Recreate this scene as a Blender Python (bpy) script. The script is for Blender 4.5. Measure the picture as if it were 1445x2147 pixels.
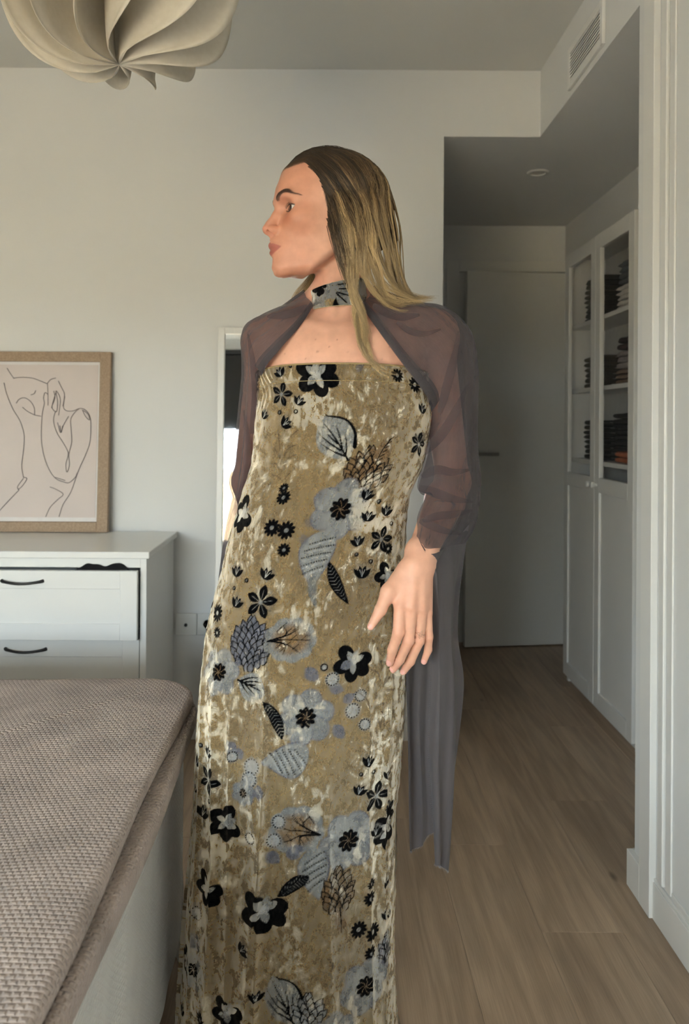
import bpy, bmesh, math, random
import numpy as np
from mathutils import Vector, Matrix

random.seed(7)
rng = np.random.default_rng(7)
scene = bpy.context.scene
for _o in list(bpy.data.objects):
    bpy.data.objects.remove(_o)
col = scene.collection

# ------------------------------------------------------------------ camera
FPX, CX, CY, HC, ROLL = 1600.0, 680.0, 887.0, 1.18, 0.006
cam_d = bpy.data.cameras.new('camera')
cam = bpy.data.objects.new('camera', cam_d)
col.objects.link(cam)
cam_d.sensor_fit = 'VERTICAL'
cam_d.sensor_height = 36.0
cam_d.lens = FPX / 2147 * 36.0
cam_d.shift_x = (722.5 - CX) / 2147
cam_d.shift_y = -(1073.5 - CY) / 2147
cam_d.clip_start = 0.05
cam_d.dof.use_dof = True
cam_d.dof.focus_distance = 1.38
cam_d.dof.aperture_fstop = 5.6
cR, sR = math.cos(ROLL), math.sin(ROLL)
cam.matrix_world = Matrix(((cR, -sR, 0, 0), (0, 0, -1, 0), (sR, cR, 0, HC), (0, 0, 0, 1)))
scene.camera = cam

def P(px, py, Y):
    """world point that stands at depth Y where the photograph shows (px, py)"""
    u, v = (px - CX) / FPX, (CY - py) / FPX
    return Vector((Y * (u * cR - v * sR), Y, HC + Y * (u * sR + v * cR)))

def PN(a):
    """numpy version of P for an (..., 3) array of (px, py, Y)"""
    a = np.asarray(a, float)
    u, v, Y = (a[..., 0] - CX) / FPX, (CY - a[..., 1]) / FPX, a[..., 2]
    return np.stack([Y * (u * cR - v * sR), Y, HC + Y * (u * sR + v * cR)], -1)

# ------------------------------------------------------------------ world, light, exposure
scene.view_settings.view_transform = 'Standard'
scene.view_settings.look = 'None'
scene.view_settings.gamma = 1.0
scene.view_settings.use_curve_mapping = False
scene.view_settings.exposure = 2.35

world = bpy.data.worlds.new('overcast_sky')
scene.world = world
world.use_nodes = True
wn = world.node_tree
for n in list(wn.nodes):
    wn.nodes.remove(n)
w_out = wn.nodes.new('ShaderNodeOutputWorld')
w_bg = wn.nodes.new('ShaderNodeBackground')
w_tc = wn.nodes.new('ShaderNodeTexCoord')                     # overcast sky above the horizon, dull ground below it
w_sep = wn.nodes.new('ShaderNodeSeparateXYZ')
wn.links.new(w_tc.outputs['Generated'], w_sep.inputs[0])
w_mr = wn.nodes.new('ShaderNodeMapRange')
w_mr.inputs['From Min'].default_value = -0.03
w_mr.inputs['From Max'].default_value = 0.03
wn.links.new(w_sep.outputs['Z'], w_mr.inputs['Value'])
w_mix = wn.nodes.new('ShaderNodeMix')
w_mix.data_type = 'RGBA'
wn.links.new(w_mr.outputs[0], w_mix.inputs['Factor'])
w_mix.inputs['A'].default_value = (0.215, 0.21, 0.19, 1)
w_mix.inputs['B'].default_value = (0.78, 0.92, 1.0, 1)
wn.links.new(w_mix.outputs['Result'], w_bg.inputs['Color'])
w_bg.inputs['Strength'].default_value = 8.5
wn.links.new(w_bg.outputs[0], w_out.inputs[0])

WIN = dict(x0=-2.22, x1=-0.55, z0=0.10, z1=2.32, y=-1.75)
pl_d = bpy.data.lights.new('window_rear_offscreen', 'AREA')
pl_d.shape = 'RECTANGLE'
pl_d.size, pl_d.size_y = WIN['x1'] - WIN['x0'], WIN['z1'] - WIN['z0']
pl_d.cycles.is_portal = True
pl = bpy.data.objects.new('window_rear_offscreen', pl_d)
col.objects.link(pl)
pl.location = ((WIN['x0'] + WIN['x1']) / 2, WIN['y'] - 0.2, (WIN['z0'] + WIN['z1']) / 2)
pl.rotation_euler = (math.radians(90), 0, 0)      # -Z axis looks along +Y, into the room

# ------------------------------------------------------------------ helpers
def lin(c):
    out = []
    for v in c[:3]:
        v = v / 255.0
        out.append(v / 12.92 if v <= 0.04045 else ((v + 0.055) / 1.055) ** 2.4)
    return tuple(out)

def new_mat(name):
    m = bpy.data.materials.new(name)
    m.use_nodes = True
    nt = m.node_tree
    return m, nt, nt.nodes['Principled BSDF']

def nd(nt, kind, **kw):
    n = nt.nodes.new(kind)
    for k, v in kw.items():
        if k in n.inputs:
            n.inputs[k].default_value = v
        else:
            setattr(n, k, v)
    return n

def ramp(nt, stops, interp='LINEAR'):
    r = nt.nodes.new('ShaderNodeValToRGB')
    cr = r.color_ramp
    cr.interpolation = interp
    while len(cr.elements) > 1:
        cr.elements.remove(cr.elements[-1])
    cr.elements[0].position = stops[0][0]
    cr.elements[0].color = tuple(stops[0][1]) + (1,) if len(stops[0][1]) == 3 else stops[0][1]
    for p, c in stops[1:]:
        e = cr.elements.new(p)
        e.color = tuple(c) + (1,) if len(c) == 3 else c
    return r

def plain(name, rgb, rough=0.5, var=0.04, scale=30.0, bump=0.0, bscale=200.0, metallic=0.0, spec=0.5, coat=0.0):
    """a painted or solid surface: one colour with a faint procedural mottling and fine relief"""
    m, nt, b = new_mat(name)
    L = nt.links
    c = lin(rgb)
    tc = nd(nt, 'ShaderNodeTexCoord')
    no = nd(nt, 'ShaderNodeTexNoise', Scale=scale, Detail=4.0)
    L.new(tc.outputs['Object'], no.inputs['Vector'])
    r = ramp(nt, [(0.3, tuple(v * (1 - var) for v in c)), (0.7, tuple(min(1, v * (1 + var)) for v in c))])
    L.new(no.outputs['Fac'], r.inputs['Fac'])
    L.new(r.outputs['Color'], b.inputs['Base Color'])
    b.inputs['Roughness'].default_value = rough
    b.inputs['Metallic'].default_value = metallic
    b.inputs['Specular IOR Level'].default_value = spec
    b.inputs['Coat Weight'].default_value = coat
    if bump > 0:
        n2 = nd(nt, 'ShaderNodeTexNoise', Scale=bscale, Detail=3.0)
        L.new(tc.outputs['Object'], n2.inputs['Vector'])
        bp = nd(nt, 'ShaderNodeBump', Strength=bump, Distance=0.002)
        L.new(n2.outputs['Fac'], bp.inputs['Height'])
        L.new(bp.outputs['Normal'], b.inputs['Normal'])
    return m

def mesh_np(name, v, f):
    """mesh from numpy verts (n,3) and faces (m,3) or (m,4), fast path"""
    me = bpy.data.meshes.new(name)
    v = np.ascontiguousarray(v, np.float32)
    f = np.ascontiguousarray(f, np.int32)
    me.vertices.add(len(v))
    me.vertices.foreach_set('co', v.ravel())
    k = f.shape[1]
    me.loops.add(f.size)
    me.loops.foreach_set('vertex_index', f.ravel())
    me.polygons.add(len(f))
    me.polygons.foreach_set('loop_start', np.arange(0, f.size, k, dtype=np.int32))
    try:
        me.polygons.foreach_set('loop_total', np.full(len(f), k, np.int32))
    except Exception:
        pass
    me.update(calc_edges=True)
    me.validate()
    return me

def set_col(me, cols, name='Col'):
    a = me.color_attributes.new(name, 'FLOAT_COLOR', 'POINT')
    c = np.ones((len(me.vertices), 4), np.float32)
    c[:, :cols.shape[1]] = cols
    a.data.foreach_set('color', c.ravel())

def link(name, me, mat=None, parent=None, smooth=False):
    o = bpy.data.objects.new(name, me)
    col.objects.link(o)
    if mat is not None:
        me.materials.append(mat)
    if parent is not None:
        o.parent = parent
        o.matrix_parent_inverse = parent.matrix_basis.inverted()
    if smooth:
        me.polygons.foreach_set('use_smooth', np.ones(len(me.polygons), bool))
    return o

def tag(o, label=None, cat=None, group=None, kind=None):
    if label: o['label'] = label
    if cat: o['category'] = cat
    if group: o['group'] = group
    if kind: o['kind'] = kind
    return o

def empty(name, loc=(0, 0, 0), rz=0.0):
    o = bpy.data.objects.new(name, None)
    o.empty_display_size = 0.05
    col.objects.link(o)
    o.location = loc
    o.rotation_euler = (0, 0, rz)
    return o

def box_bm(bm, x0, x1, y0, y1, z0, z1, bevel=0.0, seg=2):
    g = bmesh.ops.create_cube(bm, size=1.0)
    vs = g['verts']
    for v in vs:
        v.co = Vector(((x0 + x1) / 2 + v.co.x * (x1 - x0), (y0 + y1) / 2 + v.co.y * (y1 - y0), (z0 + z1) / 2 + v.co.z * (z1 - z0)))
    if bevel > 0:
        es = list({e for v in vs for e in v.link_edges})
        bmesh.ops.bevel(bm, geom=es, offset=bevel, segments=seg, affect='EDGES', profile=0.5)

def bm_mesh(name, bm):
    me = bpy.data.meshes.new(name)
    bmesh.ops.recalc_face_normals(bm, faces=bm.faces)
    bm.to_mesh(me)
    bm.free()
    return me

def box(name, x0, x1, y0, y1, z0, z1, mat, parent=None, bevel=0.0, seg=2):
    bm = bmesh.new()
    box_bm(bm, x0, x1, y0, y1, z0, z1, bevel, seg)
    o = link(name, bm_mesh(name, bm), mat, parent)
    if bevel > 0:
        for p in o.data.polygons:
            p.use_smooth = False
    return o

def struct(o):
    o['kind'] = 'structure'
    return o

def spline(pts, n, closed=False):
    """Catmull-Rom through pts (k,d), centripetal-ish by uniform parameter, n samples"""
    p = np.asarray(pts, float)
    k = len(p)
    if closed:
        q = np.vstack([p[-1:], p, p[:2]])
        segs = k
    else:
        q = np.vstack([2 * p[0] - p[1], p, 2 * p[-1] - p[-2]])
        segs = k - 1
    t = np.linspace(0, segs, n, endpoint=not closed)
    i = np.clip(t.astype(int), 0, segs - 1)
    u = (t - i)[:, None]
    p0, p1, p2, p3 = q[i], q[i + 1], q[i + 2], q[i + 3]
    return 0.5 * ((2 * p1) + (-p0 + p2) * u + (2 * p0 - 5 * p1 + 4 * p2 - p3) * u ** 2 + (-p0 + 3 * p1 - 3 * p2 + p3) * u ** 3)

def resample(pts, n):
    p = np.asarray(pts, float)
    d = np.r_[0, np.cumsum(np.linalg.norm(np.diff(p, axis=0), axis=1))]
    t = np.linspace(0, d[-1], n)
    return np.stack([np.interp(t, d, p[:, k]) for k in range(p.shape[1])], -1)

def grid_faces(nu, nv, wrap_u=False, wrap_v=False):
    """quads over a (nu, nv) vertex grid, index = i*nv + j"""
    i = np.arange(nu if wrap_u else nu - 1)
    j = np.arange(nv if wrap_v else nv - 1)
    I, J = np.meshgrid(i, j, indexing='ij')
    I2, J2 = (I + 1) % nu, (J + 1) % nv
    return np.stack([I * nv + J, I2 * nv + J, I2 * nv + J2, I * nv + J2], -1).reshape(-1, 4)

def tube(pts, rad, sides=8, cap=True):
    """tube mesh arrays along pts (n,3); rad scalar or (n,)"""
    p = np.asarray(pts, float)
    n = len(p)
    rad = np.broadcast_to(np.asarray(rad, float), (n,))
    t = np.gradient(p, axis=0)
    t /= np.linalg.norm(t, axis=1)[:, None] + 1e-12
    up = np.array([0.0, 0, 1]) if abs(t[0][2]) < 0.9 else np.array([1.0, 0, 0])
    a = np.cross(t[0], up); a /= np.linalg.norm(a)
    A = np.zeros_like(p)
    for i in range(n):
        a = a - t[i] * np.dot(a, t[i]); a /= np.linalg.norm(a) + 1e-12
        A[i] = a
    B = np.cross(t, A)
    th = np.linspace(0, 2 * np.pi, sides, endpoint=False)
    v = p[:, None] + rad[:, None, None] * (np.cos(th)[None, :, None] * A[:, None] + np.sin(th)[None, :, None] * B[:, None])
    f = grid_faces(n, sides, wrap_v=True)
    v = v.reshape(-1, 3)
    if cap:
        c0, c1 = len(v), len(v) + 1
        v = np.vstack([v, p[:1], p[-1:]])
        j = np.arange(sides); j2 = (j + 1) % sides
        f = np.vstack([f, np.stack([j2, j, np.full(sides, c0), np.full(sides, c0)], -1),
                       np.stack([(n - 1) * sides + j, (n - 1) * sides + j2, np.full(sides, c1), np.full(sides, c1)], -1)])
    return v, f

def np_obj(name, v, f, mat, parent=None, smooth=True):
    f = np.asarray(f)
    if f.shape[1] == 4:
        tri = f[:, 2] == f[:, 3]
        if tri.any():
            me = bpy.data.meshes.new(name)
            me.from_pydata(np.asarray(v).tolist(), [], [list(q[:3]) if t else list(q) for q, t in zip(f.tolist(), tri)])
            me.update()
            return link(name, me, mat, parent, smooth)
    return link(name, mesh_np(name, v, f), mat, parent, smooth)

def lathe(prof, seg=48):
    """revolve profile (n,2: r,z) about z"""
    th = np.linspace(0, 2 * np.pi, seg, endpoint=False)
    p = np.asarray(prof, float)
    v = np.stack([p[:, None, 0] * np.cos(th), p[:, None, 0] * np.sin(th), np.repeat(p[:, 1:2], seg, 1)], -1)
    return v.reshape(-1, 3), grid_faces(len(p), seg, wrap_v=True)
# ================================================================== materials of the setting
M_wall = plain('white_wall_paint', (224, 224, 222), 0.75, 0.012, 3.0, 0.12, 350.0)
M_ceil = plain('ceiling_paint', (218, 217, 212), 0.85, 0.012, 2.0, 0.08, 300.0)
M_gloss = plain('white_lacquer', (232, 232, 229), 0.32, 0.01, 8.0)
M_trimw = plain('white_trim', (228, 227, 223), 0.38, 0.01, 8.0)
M_dark = plain('black_blind', (22, 22, 23), 0.7, 0.05)
M_sand = plain('terrace_render', (214, 186, 140), 0.9, 0.06, 4.0)
M_tile = plain('terrace_tiles', (150, 128, 108), 0.8, 0.06, 6.0)
M_black = plain('black_metal', (24, 23, 24), 0.4, 0.05, 40.0)
M_steel = plain('brushed_steel', (150, 148, 144), 0.35, 0.04, 60.0, metallic=1.0)

def wood_mat():
    m, nt, b = new_mat('oak_plank')
    L = nt.links
    tc = nd(nt, 'ShaderNodeTexCoord')
    oi = nd(nt, 'ShaderNodeObjectInfo')
    off = nd(nt, 'ShaderNodeVectorMath', operation='SCALE')
    cx = nd(nt, 'ShaderNodeCombineXYZ')
    mul = nd(nt, 'ShaderNodeMath', operation='MULTIPLY'); mul.inputs[1].default_value = 37.0
    L.new(oi.outputs['Random'], mul.inputs[0])
    L.new(mul.outputs[0], cx.inputs['X']); L.new(mul.outputs[0], cx.inputs['Y'])
    add = nd(nt, 'ShaderNodeVectorMath', operation='ADD')
    L.new(tc.outputs['Object'], add.inputs[0]); L.new(cx.outputs[0], add.inputs[1])
    # cathedral grain: distorted bands stretched along the plank
    mp = nd(nt, 'ShaderNodeMapping'); mp.inputs['Scale'].default_value = (10.0, 0.75, 1.0)
    L.new(add.outputs[0], mp.inputs['Vector'])
    n0 = nd(nt, 'ShaderNodeTexNoise', Scale=1.0, Detail=2.0, Roughness=0.5)
    L.new(mp.outputs[0], n0.inputs['Vector'])
    band = nd(nt, 'ShaderNodeMath', operation='MULTIPLY'); band.inputs[1].default_value = 46.0
    L.new(n0.outputs['Fac'], band.inputs[0])
    sn = nd(nt, 'ShaderNodeMath', operation='SINE'); L.new(band.outputs[0], sn.inputs[0])
    # fine pores
    mp2 = nd(nt, 'ShaderNodeMapping'); mp2.inputs['Scale'].default_value = (420.0, 9.0, 1.0)
    L.new(add.outputs[0], mp2.inputs['Vector'])
    n1 = nd(nt, 'ShaderNodeTexNoise', Scale=1.0, Detail=4.0, Roughness=0.6)
    L.new(mp2.outputs[0], n1.inputs['Vector'])
    # broad tone
    mp3 = nd(nt, 'ShaderNodeMapping'); mp3.inputs['Scale'].default_value = (7.0, 1.4, 1.0)
    L.new(add.outputs[0], mp3.inputs['Vector'])
    n2 = nd(nt, 'ShaderNodeTexNoise', Scale=1.0, Detail=3.0)
    L.new(mp3.outputs[0], n2.inputs['Vector'])
    # knots
    mp4 = nd(nt, 'ShaderNodeMapping'); mp4.inputs['Scale'].default_value = (5.5, 2.2, 1.0)
    L.new(add.outputs[0], mp4.inputs['Vector'])
    vo = nd(nt, 'ShaderNodeTexVoronoi', Scale=1.0); L.new(mp4.outputs[0], vo.inputs['Vector'])
    kn = ramp(nt, [(0.0, (0.35, 0.35, 0.35)), (0.03, (0.6, 0.6, 0.6)), (0.06, (1, 1, 1))])
    L.new(vo.outputs['Distance'], kn.inputs['Fac'])
    r = ramp(nt, [(0.25, lin((160, 136, 114))), (0.5, lin((180, 156, 131))), (0.75, lin((196, 172, 147)))])
    L.new(n2.outputs['Fac'], r.inputs['Fac'])
    g1 = nd(nt, 'ShaderNodeMapRange'); g1.inputs['From Min'].default_value = -1; g1.inputs['To Min'].default_value = 0.86; g1.inputs['To Max'].default_value = 1.04
    L.new(sn.outputs[0], g1.inputs['Value'])
    g2 = nd(nt, 'ShaderNodeMapRange'); g2.inputs['From Min'].default_value = 0.3; g2.inputs['From Max'].default_value = 0.7; g2.inputs['To Min'].default_value = 0.82; g2.inputs['To Max'].default_value = 1.08
    L.new(n1.outputs['Fac'], g2.inputs['Value'])
    g3 = nd(nt, 'ShaderNodeMapRange'); g3.inputs['To Min'].default_value = 0.9; g3.inputs['To Max'].default_value = 1.08
    L.new(oi.outputs['Random'], g3.inputs['Value'])
    mm = nd(nt, 'ShaderNodeMath', operation='MULTIPLY'); L.new(g1.outputs[0], mm.inputs[0]); L.new(g2.outputs[0], mm.inputs[1])
    mm2 = nd(nt, 'ShaderNodeMath', operation='MULTIPLY'); L.new(mm.outputs[0], mm2.inputs[0]); L.new(g3.outputs[0], mm2.inputs[1])
    mm3 = nd(nt, 'ShaderNodeMath', operation='MULTIPLY'); L.new(mm2.outputs[0], mm3.inputs[0]); L.new(kn.outputs['Color'], mm3.inputs[1])
    sc = nd(nt, 'ShaderNodeVectorMath', operation='SCALE')
    L.new(r.outputs['Color'], sc.inputs[0]); L.new(mm3.outputs[0], sc.inputs['Scale'])
    L.new(sc.outputs[0], b.inputs['Base Color'])
    b.inputs['Roughness'].default_value = 0.42
    bp = nd(nt, 'ShaderNodeBump', Strength=0.15, Distance=0.0006)
    L.new(mm.outputs[0], bp.inputs['Height']); L.new(bp.outputs[0], b.inputs['Normal'])
    return m
M_oak = wood_mat()

# ================================================================== room shell
XL, XR, YB, YF, YC, XC, ZC, ZS = -2.25, 0.80, 2.85, -1.75, 4.13, 1.30, 2.50, 2.253
XO = 0.441                                  # end of the back wall, where the passage opens
YE = 1.95                                   # end of the right wall
floor = struct(box('floor', XL, XC, YF, YC, -0.12, -0.008, plain('floor_underlay', (70, 60, 50), 0.9)))
PW, PL = 0.19, 1.38
xs0 = 0.3226 - PW * 14
shared = {}
row = 0
x = xs0
while x < XC:
    ends = {0.3226: 2.14, 0.5126: 1.774}
    ph = 0.31 * ((row * 37) % 11) / 11 * 4
    for key, yv in ends.items():
        if abs(x - key) < 0.01:
            ph = yv
    y = ph - PL * math.ceil((ph - YF) / PL)
    while y < YC:
        a0, a1 = max(x, XL), min(x + PW, XC)
        b0, b1 = max(y, YF), min(y + PL, YC)
        if a1 - a0 > 0.01 and b1 - b0 > 0.01:
            full = (round(a1 - a0, 4), round(b1 - b0, 4))
            if full not in shared:
                bm = bmesh.new()
                w, l = full
                box_bm(bm, -w / 2 + 0.0002, w / 2 - 0.0002, -l / 2 + 0.0002, l / 2 - 0.0002, -0.008, 0.0)
                bmesh.ops.bevel(bm, geom=[e for e in bm.edges if all(v.co.z > -0.001 for v in e.verts)], offset=0.0007, segments=1, affect='EDGES')
                me = bm_mesh('plank', bm)
                me.materials.append(M_oak)
                shared[full] = me
            o = bpy.data.objects.new('plank', shared[full])
            col.objects.link(o)
            o.parent = floor
            o.location = ((a0 + a1) / 2, (b0 + b1) / 2, 0)
        y += PL
    x += PW
    row += 1

T = 0.12
# back wall of the bedroom: the part left of the passage plus the lintel above it, one solid
bm = bmesh.new()
box_bm(bm, XL - T, XO, YB, YB + T, -0.1, ZC)
box_bm(bm, XO, XR, YB, YB + T, ZS, ZC)
struct(link('wall_back', bm_mesh('wall_back', bm), M_wall))
# right wall: solid up to the opening, then the header with the air grille
bm = bmesh.new()
box_bm(bm, XR, XR + T, YF, YE, -0.1, ZC)
box_bm(bm, XR, XR + T, YE, YB + T, ZS, ZC)
struct(link('wall_right', bm_mesh('wall_right', bm), M_wall))
struct(box('wall_left', XL - T, XL, YF - T, YB + T, -0.1, ZC, M_wall))
bm = bmesh.new()
box_bm(bm, XL - T, WIN['x0'], YF - T, YF, -0.1, ZC)
box_bm(bm, WIN['x1'], XR + T, YF - T, YF, -0.1, ZC)
box_bm(bm, WIN['x0'], WIN['x1'], YF - T, YF, -0.1, WIN['z0'])
box_bm(bm, WIN['x0'], WIN['x1'], YF - T, YF, WIN['z1'], ZC)
struct(link('wall_window', bm_mesh('wall_window', bm), M_wall))
struct(box('ceiling', XL - T, XR + T, YF - T, YB + T, ZC, ZC + 0.1, M_ceil))
# passage behind the opening
struct(box('wall_passage_left', XO - T, XO, YB + T, YC, -0.1, ZS, M_wall))
struct(box('wall_passage_back', XO - T, XC + T, YC, YC + T, -0.1, ZS + 0.1, M_wall))
struct(box('wall_passage_right', XC, XC + T, 1.4, YC, -0.1, ZS + 0.1, M_wall))
struct(box('wall_passage_front', XR + T, XC + T, 1.28, 1.4, -0.1, ZS + 0.1, M_wall))
bm = bmesh.new()
box_bm(bm, XO, XC, YB + T, YC, ZS, ZS + 0.1)
box_bm(bm, XR + T, XC, 1.4, YB + T, ZS, ZS + 0.1)
struct(link('ceiling_passage', bm_mesh('ceiling_passage', bm), M_wall))

# baseboards
def baseboard(name, x0, x1, y0, y1, h=0.095):
    return struct(box(name, x0, x1, y0, y1, 0, h, M_trimw, bevel=0.002))
baseboard('baseboard_back', -0.54, XO, YB - 0.013, YB, 0.085)
baseboard('baseboard_passage', XO, XO + 0.012, YB + 0.005, YC - 0.06, 0.085)

# right-hand wall: board-and-moulding trim beside the opening
struct(box('baseboard_opening', XR - 0.016, XR, 1.885, YE + 0.012, 0, 0.092, M_trimw, bevel=0.0015))
struct(box('baseboard_return', XR, XR + T, YE, YE + 0.014, 0, 0.092, M_trimw, bevel=0.0015))
struct(box('trim_1', XR - 0.0165, XR, 1.825, 1.884, 0, ZC, M_trimw, bevel=0.0012))
struct(box('trim_2', XR - 0.010, XR, 1.772, 1.800, 0.105, ZC, M_trimw, bevel=0.003))
struct(box('trim_3', XR - 0.005, XR, 1.738, 1.766, 0.105, ZC, M_trimw, bevel=0.0018))
bm = bmesh.new()
box_bm(bm, XR - 0.0085, XR, YF, 1.8245, 0, 0.088, 0.0015)
box_bm(bm, XR - 0.006, XR, YF, 1.8245, 0.088, 0.098, 0.002)
box_bm(bm, XR - 0.004, XR, YF, 1.737, 0.098, 0.116, 0.003)
struct(link('baseboard_right', bm_mesh('baseboard_right', bm), M_trimw))

# window on the wall behind the camera
win = struct(empty('window_1', (WIN['x0'], YF, WIN['z0'])))
def wbox(n, *a, m=M_trimw, bv=0.003):
    return box(n, *a, m, win, bevel=bv)
x0, x1, z0, z1 = WIN['x0'], WIN['x1'], WIN['z0'], WIN['z1']
yw0, yw1 = YF - 0.09, YF - 0.04
wbox('window_frame', x0, x0 + 0.05, yw0, yw1, z0, z1)
wbox('window_frame', x1 - 0.05, x1, yw0, yw1, z0, z1)
wbox('window_frame', x0, x1, yw0, yw1, z0, z0 + 0.05)
wbox('window_frame', x0, x1, yw0, yw1, z1 - 0.05, z1)
wbox('window_mullion', -1.62, -1.56, yw0, yw1, z0, z1)
wbox('window_sill', x0 - 0.03, x1 + 0.03, YF - 0.03, YF + 0.06, z0 - 0.03, z0)
gl, nt, b = new_mat('window_glass')
b.inputs['Base Color'].default_value = (1, 1, 1, 1); b.inputs['Roughness'].default_value = 0.0
b.inputs['Transmission Weight'].default_value = 1.0; b.inputs['IOR'].default_value = 1.0
b.inputs['Specular IOR Level'].default_value = 0.2
mixg = nd(nt, 'ShaderNodeMixShader'); mixg.inputs[0].default_value = 0.08
trg = nd(nt, 'ShaderNodeBsdfTransparent'); glg = nd(nt, 'ShaderNodeBsdfGlossy', Roughness=0.02)
nt.links.new(trg.outputs[0], mixg.inputs[1]); nt.links.new(glg.outputs[0], mixg.inputs[2])
nt.links.new(mixg.outputs[0], nt.nodes['Material Output'].inputs['Surface'])
M_glass = gl
wbox('window_pane', x0 + 0.05, -1.62, YF - 0.068, YF - 0.062, z0 + 0.05, z1 - 0.05, m=M_glass, bv=0)
wbox('window_pane', -1.56, x1 - 0.05, YF - 0.068, YF - 0.062, z0 + 0.05, z1 - 0.05, m=M_glass, bv=0)
# terrace outside
struct(box('floor_terrace', -4.5, 3.5, -5.2, YF - T, -0.3, -0.02, M_tile))
struct(box('wall_terrace', -4.5, 3.5, -5.2, -5.05, -0.3, 1.36, M_sand))
# ================================================================== chest of drawers
dr = empty('chest_of_drawers', (-1.3, 2.6, 0))
tag(dr, 'white shaker chest of drawers with black bow handles, against the back wall', 'dresser')
DX0, DX1, DY0, DY1, DZ = -2.05, -0.556, 2.40, 2.832, 0.774
box('top_board', DX0 - 0.012, DX1 + 0.012, DY0 - 0.018, DY1 + 0.004, DZ - 0.022, DZ, M_gloss, dr, bevel=0.003)
box('side_panel', DX1 - 0.02, DX1, DY0, DY1, 0.0, DZ - 0.022, M_gloss, dr, bevel=0.0015)
box('side_panel', DX0, DX0 + 0.02, DY0, DY1, 0.0, DZ - 0.022, M_gloss, dr, bevel=0.0015)
box('back_panel', DX0 + 0.02, DX1 - 0.02, DY1 - 0.008, DY1, 0.08, DZ - 0.022, M_gloss, dr)
box('top_rail', DX0 + 0.02, DX1 - 0.02, DY0, DY0 + 0.02, 0.722, DZ - 0.022, M_gloss, dr)
box('centre_post', -1.318, -1.294, DY0, DY0 + 0.02, 0.06, 0.722, M_gloss, dr)
box('plinth', DX0 + 0.02, DX1 - 0.02, DY0 + 0.03, DY0 + 0.05, 0.0, 0.075, M_gloss, dr)
def drawer(x0, x1, z0, z1, out):
    yf = DY0 - 0.001 - out
    d = box('drawer', x0, x1, yf + 0.006, yf + 0.018, z0, z1, M_gloss, dr, bevel=0.001)
    w = 0.053
    bm = bmesh.new()                     # raised shaker frame round the recessed panel
    box_bm(bm, x0, x0 + w, yf, yf + 0.0065, z0, z1, 0.0012, 1)
    box_bm(bm, x1 - w, x1, yf, yf + 0.0065, z0, z1, 0.0012, 1)
    box_bm(bm, x0 + w, x1 - w, yf, yf + 0.0065, z1 - 0.056, z1, 0.0012, 1)
    box_bm(bm, x0 + w, x1 - w, yf, yf + 0.0065, z0, z0 + 0.052, 0.0012, 1)
    link('front_frame', bm_mesh('front_frame', bm), M_gloss, d)
    bm = bmesh.new()                     # the box of the drawer behind its front
    box_bm(bm, x0 + 0.012, x0 + 0.024, yf + 0.018, yf + 0.40, z0 + 0.02, z1 - 0.035)
    box_bm(bm, x1 - 0.024, x1 - 0.012, yf + 0.018, yf + 0.40, z0 + 0.02, z1 - 0.035)
    box_bm(bm, x0 + 0.024, x1 - 0.024, yf + 0.018, yf + 0.40, z0 + 0.02, z0 + 0.03)
    link('drawer_box', bm_mesh('drawer_box', bm), M_gloss, d)
    xc, zc = (x0 + x1) / 2, z1 - 0.031
    pts = np.array([(xc + t * 0.064, yf - 0.019 * math.cos(t * 1.35) - 0.002 if abs(t) < 0.96 else yf, zc - 0.006 * math.cos(t * 1.5)) for t in np.linspace(-1, 1, 25)])
    v, f = tube(pts, [0.0042 + 0.0015 * abs(t) ** 6 for t in np.linspace(-1, 1, 25)], 10)
    np_obj('handle', v, f, M_black, d)
zr = [(0.50, 0.716), (0.284, 0.496), (0.068, 0.28)]
for k, (a, bz) in enumerate(zr):
    drawer(-1.290, DX1 - 0.022, a, bz, 0.030 if k == 0 else 0.0)
    drawer(DX0 + 0.022, -1.322, a, bz, 0.0)

# dark garment caught in the top drawer
gn = 60
gx = np.linspace(-0.785, -0.595, gn)
gv, rows = [], 9
for j in range(rows):
    t = j / (rows - 1)
    for i, xx in enumerate(gx):
        u = i / (gn - 1)
        hump = 0.018 * math.exp(-((u - 0.27) / 0.18) ** 2) + 0.019 * math.exp(-((u - 0.75) / 0.13) ** 2) + 0.009 * math.exp(-((u - 0.55) / 0.2) ** 2)
        edge = min(1, u / 0.06, (1 - u) / 0.06)
        zz = 0.709 + (hump + 0.007) * math.sin(math.pi * t) ** 0.8 * edge + 0.0015 * math.sin(31 * u + 2 * t)
        gv.append((xx, 2.3875 + 0.0110 * t, zz))
gv = np.array(gv)
low = gv.copy(); low[:, 2] = 0.676
gf = grid_faces(rows, gn)
allv = np.vstack([gv, low])
sidef = []
n0 = rows * gn
ring = [i for i in range(gn)] + [j * gn + gn - 1 for j in range(1, rows)] + [(rows - 1) * gn + i for i in range(gn - 2, -1, -1)] + [j * gn for j in range(rows - 2, 0, -1)]
for a, bq in zip(ring, ring[1:] + ring[:1]):
    sidef.append((a, a + n0, bq + n0, bq))
ff = np.vstack([gf[:, ::-1], gf + n0, np.array(sidef)])
M_blackcloth = plain('black_knit', (14, 13, 15), 0.95, 0.2, 120.0, 0.4, 600.0)
o = np_obj('garment', allv, ff, M_blackcloth)
tag(o, 'black crumpled garment poking out of the half-shut top drawer', 'clothes')

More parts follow.
